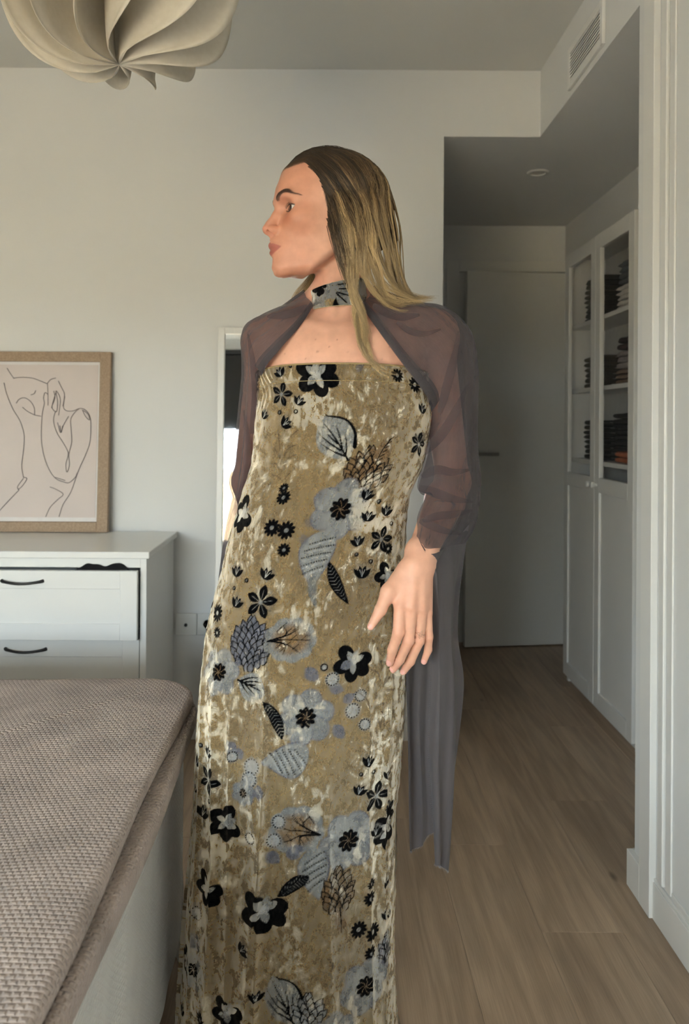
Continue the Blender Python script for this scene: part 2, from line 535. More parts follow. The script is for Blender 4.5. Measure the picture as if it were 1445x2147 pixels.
# ================================================================== framed line drawing
FX1, FX0, FZ0, FZ1 = -0.790, -1.29, 0.776, 1.438
pf = empty('picture_frame', ((FX0 + FX1) / 2, 2.80, FZ0))
tag(pf, 'picture of a one-line figure drawing in a light brown wood frame on the dresser', 'picture')
m_fw, nt, b = new_mat('frame_wood')
tc = nd(nt, 'ShaderNodeTexCoord'); mp = nd(nt, 'ShaderNodeMapping'); mp.inputs['Scale'].default_value = (60, 60, 60)
nz = nd(nt, 'ShaderNodeTexNoise', Scale=3.0, Detail=6.0)
nt.links.new(tc.outputs['Object'], mp.inputs[0]); nt.links.new(mp.outputs[0], nz.inputs['Vector'])
rr = ramp(nt, [(0.3, lin((146, 122, 98))), (0.7, lin((172, 148, 122)))]); nt.links.new(nz.outputs['Fac'], rr.inputs[0])
nt.links.new(rr.outputs[0], b.inputs['Base Color']); b.inputs['Roughness'].default_value = 0.6
FW = 0.040
tilt = math.atan2(0.036, FZ1 - FZ0)
def fr_y(z, off=0.0):
    return 2.796 + (z - FZ0) * math.tan(tilt) + off
def fbox(name, x0, x1, z0, z1, d0, d1, mat, bv=0.0015):
    o = box(name, x0, x1, d0, d1, z0, z1, mat, pf, bevel=bv)
    for v in o.data.vertices:
        v.co.y += fr_y(v.co.z)
    return o
fbox('frame_side', FX0, FX0 + FW, FZ0, FZ1, -0.012, 0.012, m_fw)
fbox('frame_side', FX1 - FW, FX1, FZ0, FZ1, -0.012, 0.012, m_fw)
fbox('frame_rail', FX0 + FW, FX1 - FW, FZ0, FZ0 + FW * 0.92, -0.012, 0.012, m_fw)
fbox('frame_rail', FX0 + FW, FX1 - FW, FZ1 - FW * 0.92, FZ1, -0.012, 0.012, m_fw)
fbox('backing_board', FX0 + 0.01, FX1 - 0.01, FZ0 + 0.01, FZ1 - 0.01, 0.005, 0.010, plain('board', (120, 100, 80), 0.9), 0)
fbox('mount', FX0 + FW - 0.004, FX1 - FW + 0.004, FZ0 + FW - 0.006, FZ1 - FW + 0.006, 0.0025, 0.005, plain('white_mount', (226, 222, 220), 0.8), 0)
pr = fbox('print', FX0 + FW + 0.006, FX1 - FW - 0.009, FZ0 + FW + 0.012, FZ1 - FW - 0.008, 0.0008, 0.0024, plain('blush_paper', (212, 200, 194), 0.8, 0.02, 6.0), 0)
sc_ = 260 / 1362.0
def art(pts, w=0.0011, n=60):
    q = [P(p[0] * sc_, 720 + p[1] * sc_, 2.81) for p in pts]
    q = np.array([(v.x, fr_y(v.z, -0.0006), v.z) for v in q])
    sp = spline(q, n)
    v, f = tube(sp, w * 1.15, 5)
    return v, f
strokes = [
    [(55, 268), (95, 330), (135, 385)], [(135, 378), (230, 370), (340, 380), (430, 412), (500, 440)],
    [(500, 440), (540, 395), (595, 378)], [(25, 430), (60, 560), (130, 720), (210, 850), (255, 980), (262, 1080), (250, 1230), (240, 1350), (262, 1470)],
    [(262, 1470), (300, 1485), (255, 1560), (205, 1605)], [(262, 1480), (200, 1570), (215, 1610)], [(215, 1610), (110, 1720), (20, 1820), (-10, 1850)],
    [(165, 655), (200, 610), (260, 598), (325, 640), (365, 710), (370, 790)], [(235, 700), (290, 745), (370, 785), (440, 800)],
    [(325, 565), (360, 550), (378, 515)], [(505, 440), (512, 540), (515, 680)], [(475, 540), (465, 600), (475, 660), (455, 770), (448, 950), (455, 1100), (490, 1260), (550, 1400), (620, 1485), (700, 1520), (765, 1528), (830, 1470), (850, 1420)],
    [(510, 560), (490, 540), (475, 545)], [(625, 410), (665, 490), (695, 560), (680, 690)], [(700, 580), (690, 650), (690, 710), (730, 742), (800, 740), (860, 715), (920, 725), (975, 790), (992, 900), (985, 1080), (940, 1220), (870, 1380), (830, 1500), (780, 1640), (700, 1770), (660, 1900)],
    [(575, 520), (590, 600), (560, 700), (610, 750), (620, 640), (600, 520), (650, 610), (635, 790)], [(605, 520), (570, 640), (555, 710)],
    [(600, 740), (580, 850), (620, 980), (690, 1090), (740, 1180), (748, 1230), (725, 1330), (738, 1415), (765, 1330), (755, 1220), (785, 1080), (775, 940), (770, 830), (820, 750), (860, 720)],
    [(625, 870), (660, 980), (690, 900), (745, 800)], [(650, 900), (668, 975), (680, 905)], [(895, 730), (930, 800), (975, 840), (960, 780), (905, 735)],
    [(555, 1575), (620, 1600), (700, 1655), (640, 1715), (560, 1800), (515, 1900)], [(610, 1470), (720, 1505)],
]
av, af, base = [], [], 0
for s in strokes:
    v, f = art(s)
    av.append(v); af.append(f + base); base += len(v)
np_obj('line_drawing', np.vstack(av), np.vstack(af), plain('pencil_grey', (120, 110, 108), 0.9), pr)

# ================================================================== leaning mirror
mr = empty('mirror', (-0.18, 2.72, 0))
tag(mr, 'tall narrow white framed mirror leaning on the back wall behind the woman', 'mirror')
MX0, MX1, MH = -0.392, 0.03, 1.53
def my(z): return 2.738 + z * (0.083 / MH)
def mbox(name, x0, x1, z0, z1, d0, d1, mat, bv=0.002):
    o = box(name, x0, x1, d0, d1, z0, z1, mat, mr, bevel=bv)
    for v in o.data.vertices:
        v.co.y += my(v.co.z) - 0.036 * (v.co.x - MX0)
    return o
fw = 0.024
mbox('frame_side', MX0, MX0 + fw, 0.0, MH, -0.012, 0.012, M_trimw)
mbox('frame_side', MX1 - fw, MX1, 0.0, MH, -0.012, 0.012, M_trimw)
mbox('frame_rail', MX0 + fw, MX1 - fw, 0.0, fw, -0.012, 0.012, M_trimw)
mbox('frame_rail', MX0 + fw, MX1 - fw, MH - fw, MH, -0.012, 0.012, M_trimw)
m_mir, nt, b = new_mat('mirror_glass')
b.inputs['Base Color'].default_value = (0.86, 0.88, 0.87, 1); b.inputs['Metallic'].default_value = 1.0; b.inputs['Roughness'].default_value = 0.02
mbox('mirror_glass', MX0 + fw - 0.002, MX1 - fw + 0.002, fw - 0.002, MH - fw + 0.002, -0.002, 0.004, m_mir, 0)

# dark roller blind, half down, in the window behind the camera
bl = empty('roller_blind', (-0.8, YF + 0.03, 2.3))
tag(bl, 'black roller blind pulled a quarter down over the bedroom window', 'blind')
box('blind_fabric', WIN['x0'] - 0.02, WIN['x1'] + 0.02, YF + 0.022, YF + 0.025, 1.62, 2.36, M_dark, bl)
v, f = tube(np.array([(WIN['x0'] - 0.03, YF + 0.035, 2.37), (WIN['x1'] + 0.03, YF + 0.035, 2.37)]), 0.022, 16)
np_obj('roller', v, f, M_dark, bl)
box('bottom_bar', WIN['x0'] - 0.02, WIN['x1'] + 0.02, YF + 0.016, YF + 0.031, 1.605, 1.625, M_dark, bl, bevel=0.003)

# ================================================================== socket plates
M_plate = plain('socket_plastic', (222, 222, 218), 0.35, 0.01)
M_hole = plain('socket_hole', (40, 40, 40), 0.6)
def socket(xc, kind, label):
    s = empty('wall_socket', (xc, YB, 0.428))
    tag(s, label, 'socket')
    box('plate', xc - 0.0405, xc + 0.0405, YB - 0.009, YB - 0.0005, 0.387, 0.468, M_plate, s, bevel=0.003)
    if kind == 'aerial':
        v, f = tube(np.array([(xc, YB - 0.012, 0.425), (xc, YB - 0.006, 0.425)]), 0.006, 16)
        np_obj('jack', v, f, M_hole, s)
    else:
        v, f = lathe([(0.0001, 0.0), (0.017, 0.0), (0.019, 0.0035), (0.0215, 0.0035), (0.0215, 0.0), (0.0001, -0.001)], 32)
        v = np.stack([v[:, 0] + xc, YB - 0.009 - v[:, 2], v[:, 1] + 0.428], -1)
        np_obj('outlet_ring', v, f, M_plate, s)
        for dx in (-0.0095, 0.0095):
            v, f = tube(np.array([(xc + dx, YB - 0.0105, 0.428), (xc + dx, YB - 0.006, 0.428)]), 0.0028, 12)
            np_obj('pin_hole', v, f, M_hole, s)
socket(-0.511, 'aerial', 'white aerial socket with a single hole beside the dresser')
socket(-0.429, 'power', 'white power socket with two pin holes, low on the wall behind the dress')

# ================================================================== air grille on the header
vt = empty('air_vent', (XR, 2.34, 2.27))
tag(vt, 'white rectangular air vent with thin louvres high on the bulkhead', 'vent')
vy0, vy1, vz0, vz1 = 2.185, 2.50, 2.272, 2.405
fm = 0.022
for n_, a in (('frame_side', (vy0, vy0 + fm, vz0, vz1)), ('frame_side', (vy1 - fm, vy1, vz0, vz1)), ('frame_rail', (vy0 + fm, vy1 - fm, vz0, vz0 + fm)), ('frame_rail', (vy0 + fm, vy1 - fm, vz1 - fm, vz1))):
    box(n_, XR - 0.011, XR - 0.0005, a[0], a[1], a[2], a[3], M_trimw, vt, bevel=0.002)
box('added_shade_plate', XR - 0.0018, XR - 0.0006, vy0 + fm, vy1 - fm, vz0 + fm, vz1 - fm, plain('vent_shade_grey', (160, 160, 158), 0.8), vt)  # plate added behind the slats; its grey stands in for the shade there
nsl = 9
for k in range(nsl):
    zc = vz0 + fm + (k + 0.5) * (vz1 - vz0 - 2 * fm) / nsl
    o = box('slat', XR - 0.010, XR - 0.0022, vy0 + fm, vy1 - fm, zc - 0.0022, zc + 0.0022, M_trimw, vt)
    for v in o.data.vertices:
        v.co.z += (v.co.x - (XR - 0.006)) * 0.55

# ================================================================== recessed spotlight in the passage ceiling
q = P(1128, 362, 3.25)
dl = empty('recessed_spotlight', (q.x, q.y, ZS))
tag(dl, 'small round white recessed spotlight in the dark passage ceiling, switched off', 'ceiling light')
v, f = lathe([(0.030, 0.0), (0.030, -0.004), (0.034, -0.0065), (0.043, -0.005), (0.046, -0.0005)], 40)
np_obj('trim_ring', v + np.array([q.x, q.y, ZS]), f, M_trimw, dl)
v, f = lathe([(0.0001, -0.0015), (0.02, -0.002), (0.031, -0.001)], 40)
np_obj('lens', v + np.array([q.x, q.y, ZS]), f, plain('spot_lens', (200, 198, 190), 0.3), dl)

# ================================================================== passage door, ajar
d1 = struct(empty('door_1', (1.0, YC - 0.02, 0)))
hx, hy = 1.292, 4.108
ang = math.radians(7.0)
ca, sa = math.cos(ang), math.sin(ang)
M_door = plain('door_lacquer', (218, 217, 212), 0.45, 0.01)
def dbox(name, u0, u1, w0, w1, z0, z1, mat, par, bv=0.002):
    o = box(name, u0, u1, w0, w1, z0, z1, mat, par, bevel=bv)
    for v in o.data.vertices:
        u, w = v.co.x, v.co.y
        v.co.x, v.co.y = hx - u * ca - w * sa * 0 + w * sa, hy - u * sa - w * ca
    return o
leaf = dbox('door_leaf', 0.0, 0.555, 0.0, 0.035, 0.008, 1.985, M_door, d1)
hd = dbox('handle_rose', 0.487, 0.535, 0.035, 0.043, 1.00, 1.048, M_steel, leaf, 0.004)
pts = np.array([(0.511, 0.04, 1.024), (0.511, 0.075, 1.024), (0.500, 0.083, 1.024), (0.45, 0.084, 1.024), (0.395, 0.084, 1.024)])
pts = np.array([(hx - u * ca + w * sa, hy - u * sa - w * ca, z) for u, w, z in spline(pts, 30)])
v, f = tube(pts, 0.0085, 10)
np_obj('handle_lever', v, f, M_steel, leaf)
dbox('keyhole_rose', 0.494, 0.528, 0.035, 0.041, 0.925, 0.955, M_steel, leaf, 0.004)
struct(box('trim_door_side', 0.655, 0.725, YC - 0.014, YC, 0, 2.06, M_trimw, bevel=0.002))
struct(box('trim_door_top', 0.725, XC, YC - 0.014, YC, 2.0, 2.06, M_trimw, bevel=0.002))

# ================================================================== glazed bookcase along the passage
bc = empty('bookcase', (1.2, 3.15, 0))
tag(bc, 'tall white bookcase with glazed upper doors and panelled lower doors', 'bookcase')
BX0, BX1, BY0, BY1, BZ = 1.128, 1.296, 2.735, 3.525, 1.955
box('side_panel', BX0, BX1, BY1 - 0.018, BY1, 0, BZ, M_trimw, bc, bevel=0.001)
box('side_panel', BX0, BX1, BY0, BY0 + 0.018, 0, BZ, M_trimw, bc, bevel=0.001)
box('top_panel', BX0, BX1, BY0 + 0.018, BY1 - 0.018, BZ - 0.018, BZ, M_trimw, bc)
box('bottom_panel', BX0, BX1, BY0 + 0.018, BY1 - 0.018, 0.06, 0.078, M_trimw, bc)
box('plinth', BX0 + 0.012, BX0 + 0.027, BY0 + 0.018, BY1 - 0.018, 0, 0.06, M_trimw, bc)
M_inside = plain('bookcase_back', (222, 221, 217), 0.8)
box('back_panel', BX1 - 0.006, BX1, BY0 + 0.018, BY1 - 0.018, 0.078, BZ - 0.018, M_inside, bc)
SH = [0.42, 0.72, 1.02, 1.33, 1.62]
for z in SH:
    box('shelf', BX0 + 0.006, BX1 - 0.006, BY0 + 0.0197, BY1 - 0.0197, z - 0.009, z + 0.009, M_trimw, bc, bevel=0.001)
ym = (BY0 + BY1) / 2
for (a, bq) in ((BY0 + 0.002, ym - 0.0015), (ym + 0.0015, BY1 - 0.002)):
    d = empty('door', (BX0, (a + bq) / 2, 0.035)); d.parent = bc; d.matrix_parent_inverse = bc.matrix_basis.inverted()
    s = 0.052
    for nm, yy0, yy1, z0, z1 in (('stile', a, a + s, 0.035, BZ - 0.002), ('stile', bq - s, bq, 0.035, BZ - 0.002), ('rail', a + s, bq - s, BZ - 0.062, BZ - 0.002),
                                 ('rail', a + s, bq - s, 0.905, 0.965), ('rail', a + s, bq - s, 0.035, 0.098)):
        box(nm, BX0 - 0.019, BX0 - 0.001, yy0, yy1, z0, z1, M_trimw, d, bevel=0.0015)
    box('lower_panel', BX0 - 0.011, BX0 - 0.005, a + s - 0.003, bq - s + 0.003, 0.095, 0.908, M_trimw, d)
    box('glass_pane', BX0 - 0.012, BX0 - 0.008, a + s - 0.003, bq - s + 0.003, 0.962, BZ - 0.059, M_glass, d)
    ky = bq - 0.026 if a < ym - 0.1 and bq < ym else a + 0.026
    v, f = lathe([(0.0001, 0.026), (0.010, 0.025), (0.013, 0.020), (0.010, 0.012), (0.006, 0.006), (0.006, 0.0)], 24)
    v = np.stack([BX0 - 0.019 - v[:, 2], v[:, 0] + ky, v[:, 1] + 0.935], -1)
    np_obj('knob', v, f, M_trimw, d)

def folded_cloth(yc, z, w, h, rgb, label, name='folded_clothes', dx=0.0, depth=0.12):
    """a soft folded pile: rounded layers with a rolled front edge"""
    nl = max(2, int(round(h / 0.022)))
    t = empty(name, (BX0 + 0.08, yc, z)); tag(t, label, 'clothes', 'folded clothes behind the bookcase glass')
    m = plain('cloth_' + name, rgb, 0.95, 0.15, 90.0, 0.4, 500.0)
    for k in range(nl):
        hh = h / nl
        wk = w * (1 - 0.12 * random.random())
        pr_ = spline([(0, -hh / 2), (depth / 2, -hh / 2), (depth * 0.96, -hh * 0.42), (depth, 0), (depth * 0.96, hh * 0.42), (depth / 2, hh / 2), (0, hh / 2)], 22)
        ny = 17
        vv = []
        for j in range(ny):
            e = math.sqrt(max(0.02, 1 - abs(2 * j / (ny - 1) - 1) ** 10))
            sag = 0.003 * math.sin(j * 0.9 + k * 2)
            for pxx, pzz in pr_:
                vv.append((BX1 - 0.012 - pxx * (0.97 + 0.03 * math.sin(j + k)), yc - wk / 2 + wk * j / (ny - 1), z + hh * (k + 0.5) + pzz * e + (sag if k else 0) * 0.3))
        ff_ = grid_faces(ny, 22)
        link('fold', mesh_np('fold', np.array(vv), ff_), m, t, True)
shelf_z = [z + 0.009 for z in SH]
folded_cloth(2.93, shelf_z[4], 0.26, 0.10, (200, 196, 190), 'pale folded clothes on the upper glazed shelf under the grey bundle')
folded_cloth(2.93, shelf_z[4] + 0.102, 0.22, 0.09, (92, 94, 98), 'grey folded clothes on top of the pale pile')
folded_cloth(2.94, shelf_z[3], 0.26, 0.06, (120, 98, 80), 'tan folded clothes on the middle glazed shelf, bottom of their pile')
folded_cloth(2.94, shelf_z[3] + 0.062, 0.24, 0.07, (150, 140, 136), 'greyish beige folded clothes lying on the tan ones')
folded_cloth(2.94, shelf_z[3] + 0.135, 0.22, 0.05, (60, 40, 38), 'dark brown folded clothes topping the tan and beige pile')
folded_cloth(2.95, shelf_z[2], 0.26, 0.045, (170, 96, 62), 'rust orange folded clothes on the lowest glazed shelf')
folded_cloth(2.95, shelf_z[2] + 0.047, 0.27, 0.15, (26, 26, 28), 'thick black folded clothes on top of the rust orange ones')
folded_cloth(3.32, shelf_z[2], 0.22, 0.17, (46, 48, 44), 'dark olive folded clothes behind the far glass pane, low shelf')
folded_cloth(3.32, shelf_z[3], 0.22, 0.14, (84, 78, 68), 'taupe folded clothes behind the far glass pane, middle shelf')
folded_cloth(3.32, shelf_z[4], 0.22, 0.19, (58, 58, 52), 'dark grey folded clothes behind the far glass pane, top shelf')
# ================================================================== bed
def set_uv(me, uv):
    lay = me.uv_layers.new(name='UVMap')
    li = np.zeros(len(me.loops), np.int32)
    me.loops.foreach_get('vertex_index', li)
    lay.data.foreach_set('uv', np.ascontiguousarray(uv[li], np.float32).ravel())

def knit_mat(name, rgb, cw, rh, depth, rough, dark=0.8, sheen=0.4, soft=1.0, fuzz=900.0):
    m, nt, b = new_mat(name)
    L = nt.links
    uv = nd(nt, 'ShaderNodeUVMap')
    ns = nd(nt, 'ShaderNodeTexNoise', Scale=60.0, Detail=2.0)
    L.new(uv.outputs[0], ns.inputs['Vector'])
    wob = nd(nt, 'ShaderNodeVectorMath', operation='SCALE'); wob.inputs['Scale'].default_value = cw * 0.35
    L.new(ns.outputs['Color'], wob.inputs[0])
    ad = nd(nt, 'ShaderNodeVectorMath', operation='ADD')
    L.new(uv.outputs[0], ad.inputs[0]); L.new(wob.outputs[0], ad.inputs[1])
    br = nd(nt, 'ShaderNodeTexBrick')
    br.inputs['Scale'].default_value = 1.0
    br.inputs['Brick Width'].default_value = cw
    br.inputs['Row Height'].default_value = rh
    br.inputs['Mortar Size'].default_value = min(cw, rh) * 0.36
    br.inputs['Mortar Smooth'].default_value = soft
    L.new(ad.outputs[0], br.inputs['Vector'])
    inv = nd(nt, 'ShaderNodeMath', operation='SUBTRACT'); inv.inputs[0].default_value = 1.0
    L.new(br.outputs['Fac'], inv.inputs[1])
    fz = nd(nt, 'ShaderNodeTexNoise', Scale=fuzz, Detail=3.0)
    L.new(uv.outputs[0], fz.inputs['Vector'])
    hh = nd(nt, 'ShaderNodeMath', operation='MULTIPLY_ADD'); hh.inputs[1].default_value = 0.35
    L.new(fz.outputs['Fac'], hh.inputs[0]); L.new(inv.outputs[0], hh.inputs[2])
    bp = nd(nt, 'ShaderNodeBump', Strength=0.9, Distance=depth)
    L.new(hh.outputs[0], bp.inputs['Height']); L.new(bp.outputs[0], b.inputs['Normal'])
    big = nd(nt, 'ShaderNodeTexNoise', Scale=9.0, Detail=5.0)
    L.new(uv.outputs[0], big.inputs['Vector'])
    c = lin(rgb)
    r = ramp(nt, [(0.32, tuple(v * dark for v in c)), (0.66, tuple(min(1, v * (2 - dark)) for v in c))])
    L.new(big.outputs['Fac'], r.inputs['Fac'])
    L.new(r.outputs[0], b.inputs['Base Color'])
    b.inputs['Roughness'].default_value = rough
    b.inputs['Specular IOR Level'].default_value = 0.25
    b.inputs['Sheen Weight'].default_value = sheen
    b.inputs['Sheen Roughness'].default_value = 0.5
    return m
M_blanket = knit_mat('taupe_fleece', (180, 165, 155), 0.0100, 0.0078, 0.0024, 0.9, 0.84, 0.15)
M_cover = knit_mat('white_waffle_cotton', (226, 224, 218), 0.0125, 0.0060, 0.0022, 0.7, 0.97, 0.2)

def drape(x0, x1, y0, y1, rad, ztop, ex, ey, nx, ny, zfun, foldfun, grow=0.0, R=0.022):
    """cloth over a rounded-corner slab: inside lies on top, the overhang runs down the side"""
    xs = np.linspace(x0, x1 + ex, nx); ys = np.linspace(y0, y1 + ey, ny)
    X, Y = np.meshgrid(xs, ys, indexing='ij')
    # signed distance to the rounded rect (only the x1 and y1 sides matter)
    qx, qy = X - (x1 - rad), Y - (y1 - rad)
    out = np.where((qx > 0) & (qy > 0), np.hypot(np.maximum(qx, 0), np.maximum(qy, 0)) - rad, np.maximum(qx, qy) - rad)
    nx_ = np.where((qx > 0) & (qy > 0), qx / (np.hypot(qx, qy) + 1e-9), (qx >= qy) * 1.0)
    ny_ = np.where((qx > 0) & (qy > 0), qy / (np.hypot(qx, qy) + 1e-9), (qy > qx) * 1.0)
    e = out + R
    a = np.clip(e / R, 0, np.pi / 2)
    roll = np.where(e > 0, R * np.sin(a), e)   # horizontal position along the normal, measured from the roll start
    drop = np.where(e > 0, R * (1 - np.cos(a)) + np.maximum(e - R * np.pi / 2, 0), 0)
    shift = np.where(e > 0, roll - e, 0)
    fo = foldfun(X, Y, drop)
    Xo = X + nx_ * (shift + fo + grow * drop)
    Yo = Y + ny_ * (shift + fo + grow * drop)
    Z = ztop + zfun(X, Y) * np.clip(-out / 0.10 + 0.35, 0, 1) - drop
    v = np.stack([Xo, Yo, Z], -1).reshape(-1, 3)
    uv = np.stack([X, Y], -1).reshape(-1, 2)
    return v, uv, grid_faces(nx, ny)

bed = empty('bed', (-1.05, 0.7, 0))
tag(bed, 'bed with a deep mattress under a white coverlet and taupe throw', 'bed')
box('mattress', -1.86, -0.318, -0.32, 1.675, 0.30, 0.555, plain('mattress_ticking', (225, 222, 215), 0.9), bed, bevel=0.03, seg=3)
box('bed_base', -1.86, -0.335, -0.32, 1.66, 0.09, 0.30, plain('bed_base_fabric', (196, 186, 172), 0.9), bed, bevel=0.008)
for lx, ly in ((-0.40, 1.57), (-1.78, 1.57), (-0.40, -0.24), (-1.78, -0.24)):
    v, f = tube(np.array([(lx, ly, 0.0), (lx, ly, 0.092)]), 0.025, 14)
    np_obj('leg', v, f, M_black, bed)

def cz(X, Y): return 0.006 * np.sin(3.1 * X + 1.0) * np.sin(2.3 * Y)
def cfold(X, Y, d):
    s = Y + 0.6 * X
    return 0.004 + np.clip((1.30 - Y) / 0.3, 0.12, 1) * (np.clip(d - 0.05, 0, 1) ** 1.1 * (0.06 * np.sin(17.0 * s + 0.8) + 0.03 * np.sin(41 * s + 2.0)) + 0.02 * np.clip(d / 0.2, 0, 1))
v, uv, f = drape(-1.87, -0.305, -0.33, 1.69, 0.05, 0.562, 0.475, 0.475, 220, 280, cz, cfold, 0.0)
me = mesh_np('coverlet', v, f); set_uv(me, uv[:, ::-1].copy())
cv = link('coverlet', me, M_cover, None, True)
tag(cv, 'white textured coverlet hanging down the side of the bed below the throw', 'coverlet')

def bz(X, Y):
    return (0.008 * np.exp(-((X + 0.95) / 0.25) ** 2 - ((Y - 1.35) / 0.4) ** 2) + 0.005 * np.sin(5.0 * X + 2.2 * Y) + 0.003 * np.sin(13 * X - 7 * Y)
            + 0.008 * np.exp(-((X + 0.62 + 0.12 * Y) / 0.05) ** 2))
def bfold(X, Y, d):
    return 0.006 + 0.004 * np.sin(9 * Y) * np.clip(d / 0.02, 0, 1)
v, uv, f = drape(-1.80, -0.282, -0.30, 1.705, 0.10, 0.604, 0.014, 0.20, 260, 300, bz, bfold, 0.0, 0.009)
me = mesh_np('throw_blanket', v, f); set_uv(me, uv)
tb = link('throw_blanket', me, M_blanket, None, True)
tag(tb, 'taupe fleece throw with a raised honeycomb weave spread over the bed', 'blanket')
so = tb.modifiers.new('thick', 'SOLIDIFY'); so.thickness = 0.010; so.offset = -1
# the second thickness of the folded throw, showing below the first along the bed side
def b2fold(X, Y, d): return 0.021 + 0.006 * np.sin(6 * Y + 1.0)
v, uv, f = drape(-0.42, -0.280, -0.30, 1.70, 0.10, 0.576, 0.026, 0.10, 60, 310, lambda X, Y: 0.0 * X, b2fold, 0.0, 0.010)
me = mesh_np('folded_under_layer', v, f); set_uv(me, uv)
ul = link('folded_under_layer', me, M_blanket, tb, True)
so = ul.modifiers.new('thick', 'SOLIDIFY'); so.thickness = 0.008; so.offset = -1

# ================================================================== pendant lamp of curled petals
lc = P(250, 135, 1.45)
lamp = empty('pendant_lamp', (lc.x, lc.y, lc.z))
tag(lamp, 'cream pendant lamp of overlapping curled petals hanging from the ceiling', 'lamp')
m_pet, nt, b = new_mat('cream_lamp_film')
tc = nd(nt, 'ShaderNodeTexCoord'); nz = nd(nt, 'ShaderNodeTexNoise', Scale=90.0, Detail=3.0)
nt.links.new(tc.outputs['Object'], nz.inputs['Vector'])
r_ = ramp(nt, [(0.3, lin((220, 212, 196))), (0.7, lin((228, 221, 207)))]); nt.links.new(nz.outputs['Fac'], r_.inputs[0])
nt.links.new(r_.outputs[0], b.inputs['Base Color'])
b.inputs['Roughness'].default_value = 0.55
tl = nd(nt, 'ShaderNodeBsdfTranslucent'); tl.inputs['Color'].default_value = lin((228, 218, 198)) + (1,)
ms = nd(nt, 'ShaderNodeMixShader'); ms.inputs[0].default_value = 0.28
nt.links.new(b.outputs[0], ms.inputs[1]); nt.links.new(tl.outputs[0], ms.inputs[2])
nt.links.new(ms.outputs[0], nt.nodes['Material Output'].inputs['Surface'])
NP, LR, LH = 12, 0.234, 0.40
nu, nw = 40, 22
uu = np.linspace(0, 1, nu); ww = np.linspace(0, 1, nw)
U, W = np.meshgrid(uu, ww, indexing='ij')
psi = np.pi * U
fr = 0.10 + 0.90 * W                                   # share of the full radius: inner seam to outer rim
rr_ = LR * fr * np.sin(psi) ** 0.52
zz_ = LH / 2 * (1 - np.cos(psi)) + 0.020 * (1 - W) * np.sin(psi) - 0.022 * np.sin(psi) ** 2 * np.cos(psi) * W
dphi = 1.02 * W ** 1.25 * np.sin(psi) ** 0.55 - 0.20 * np.exp(-((W - 1) / 0.16) ** 2) * np.sin(psi)
px_, py_ = rr_ * np.cos(dphi), rr_ * np.sin(dphi)
pv = np.stack([px_, py_, zz_], -1).reshape(-1, 3)
pm = mesh_np('petal', pv, grid_faces(nu, nw))
pm.materials.append(m_pet)
pm.polygons.foreach_set('use_smooth', np.ones(len(pm.polygons), bool))
for k in range(NP):
    o = bpy.data.objects.new('petal', pm)
    col.objects.link(o)
    o.parent = lamp
    o.rotation_euler = (0, 0, 2 * math.pi * k / NP + 0.25)
    sd = o.modifiers.new('film', 'SOLIDIFY'); sd.thickness = 0.0012
v, f = tube(np.array([(0, 0, LH - 0.02), (0, 0, ZC - lc.z - 0.02)]), 0.0035, 8)
o = np_obj('cord', v, f, M_trimw); o.parent = lamp
v, f = lathe([(0.0001, -0.030), (0.03, -0.029), (0.048, -0.018), (0.05, -0.0005)], 40)
o = np_obj('ceiling_rose', v + np.array([0, 0, ZC - lc.z]), f, M_trimw); o.parent = lamp
v, f = lathe([(0.0001, 0.12), (0.018, 0.125), (0.028, 0.15), (0.03, 0.17), (0.02, 0.20), (0.014, 0.225), (0.016, 0.26), (0.016, LH)], 32)
o = np_obj('bulb', v, f, plain('frosted_bulb', (235, 232, 225), 0.4)); o.parent = lamp
# ================================================================== the woman: body as one implicit surface
YB_ = 1.46                                    # depth of the body's middle plane

def axis(*segs):
    """piecewise spacing: (start, end, step) ..."""
    out = [segs[0][0]]
    for a, b_, st in segs:
        n = max(1, int(round((b_ - a) / st)))
        out += list(np.linspace(a, b_, n + 1)[1:])
    return np.array(out, np.float32)
gx_ = axis((-0.30, -0.135, 0.004), (-0.135, -0.02, 0.0017), (-0.02, 0.06, 0.0024), (0.06, 0.195, 0.0020), (0.195, 0.34, 0.004))
gy_ = axis((1.20, 1.225, 0.003), (1.225, 1.34, 0.0019), (1.34, 1.36, 0.0030), (1.36, 1.47, 0.0017), (1.47, 1.76, 0.005))
gz_ = axis((-0.02, 0.76, 0.010), (0.76, 0.985, 0.0018), (0.985, 1.28, 0.006), (1.28, 1.43, 0.0032), (1.43, 1.61, 0.0015), (1.61, 1.70, 0.0030))
phi = np.full((len(gx_), len(gy_), len(gz_)), 0.05, np.float32)

def smin(a, b_, k):
    h = np.clip(0.5 + 0.5 * (b_ - a) / k, 0, 1)
    return b_ * (1 - h) + a * h - k * h * (1 - h)

def sub(lo, hi):
    sl = []
    for g, l, h in zip((gx_, gy_, gz_), lo, hi):
        i0, i1 = np.searchsorted(g, l), np.searchsorted(g, h)
        sl.append(slice(int(i0), max(int(i1), int(i0) + 1)))
    s = tuple(sl)
    return s, np.meshgrid(gx_[s[0]], gy_[s[1]], gz_[s[2]], indexing='ij', sparse=True)

def put(s, d, k, carve=False):
    if d.size == 0:
        return
    if carve:
        phi[s] = -smin(-phi[s], d, k)
    else:
        phi[s] = smin(phi[s], d.astype(np.float32), k)

def cone_d(X, Y, Z, a, b_, ra, rb):
    ab = [b_[i] - a[i] for i in range(3)]
    L2 = sum(q * q for q in ab) + 1e-12
    t = np.clip(((X - a[0]) * ab[0] + (Y - a[1]) * ab[1] + (Z - a[2]) * ab[2]) / L2, 0, 1)
    return np.sqrt((X - a[0] - t * ab[0]) ** 2 + (Y - a[1] - t * ab[1]) ** 2 + (Z - a[2] - t * ab[2]) ** 2) - (ra + (rb - ra) * t)

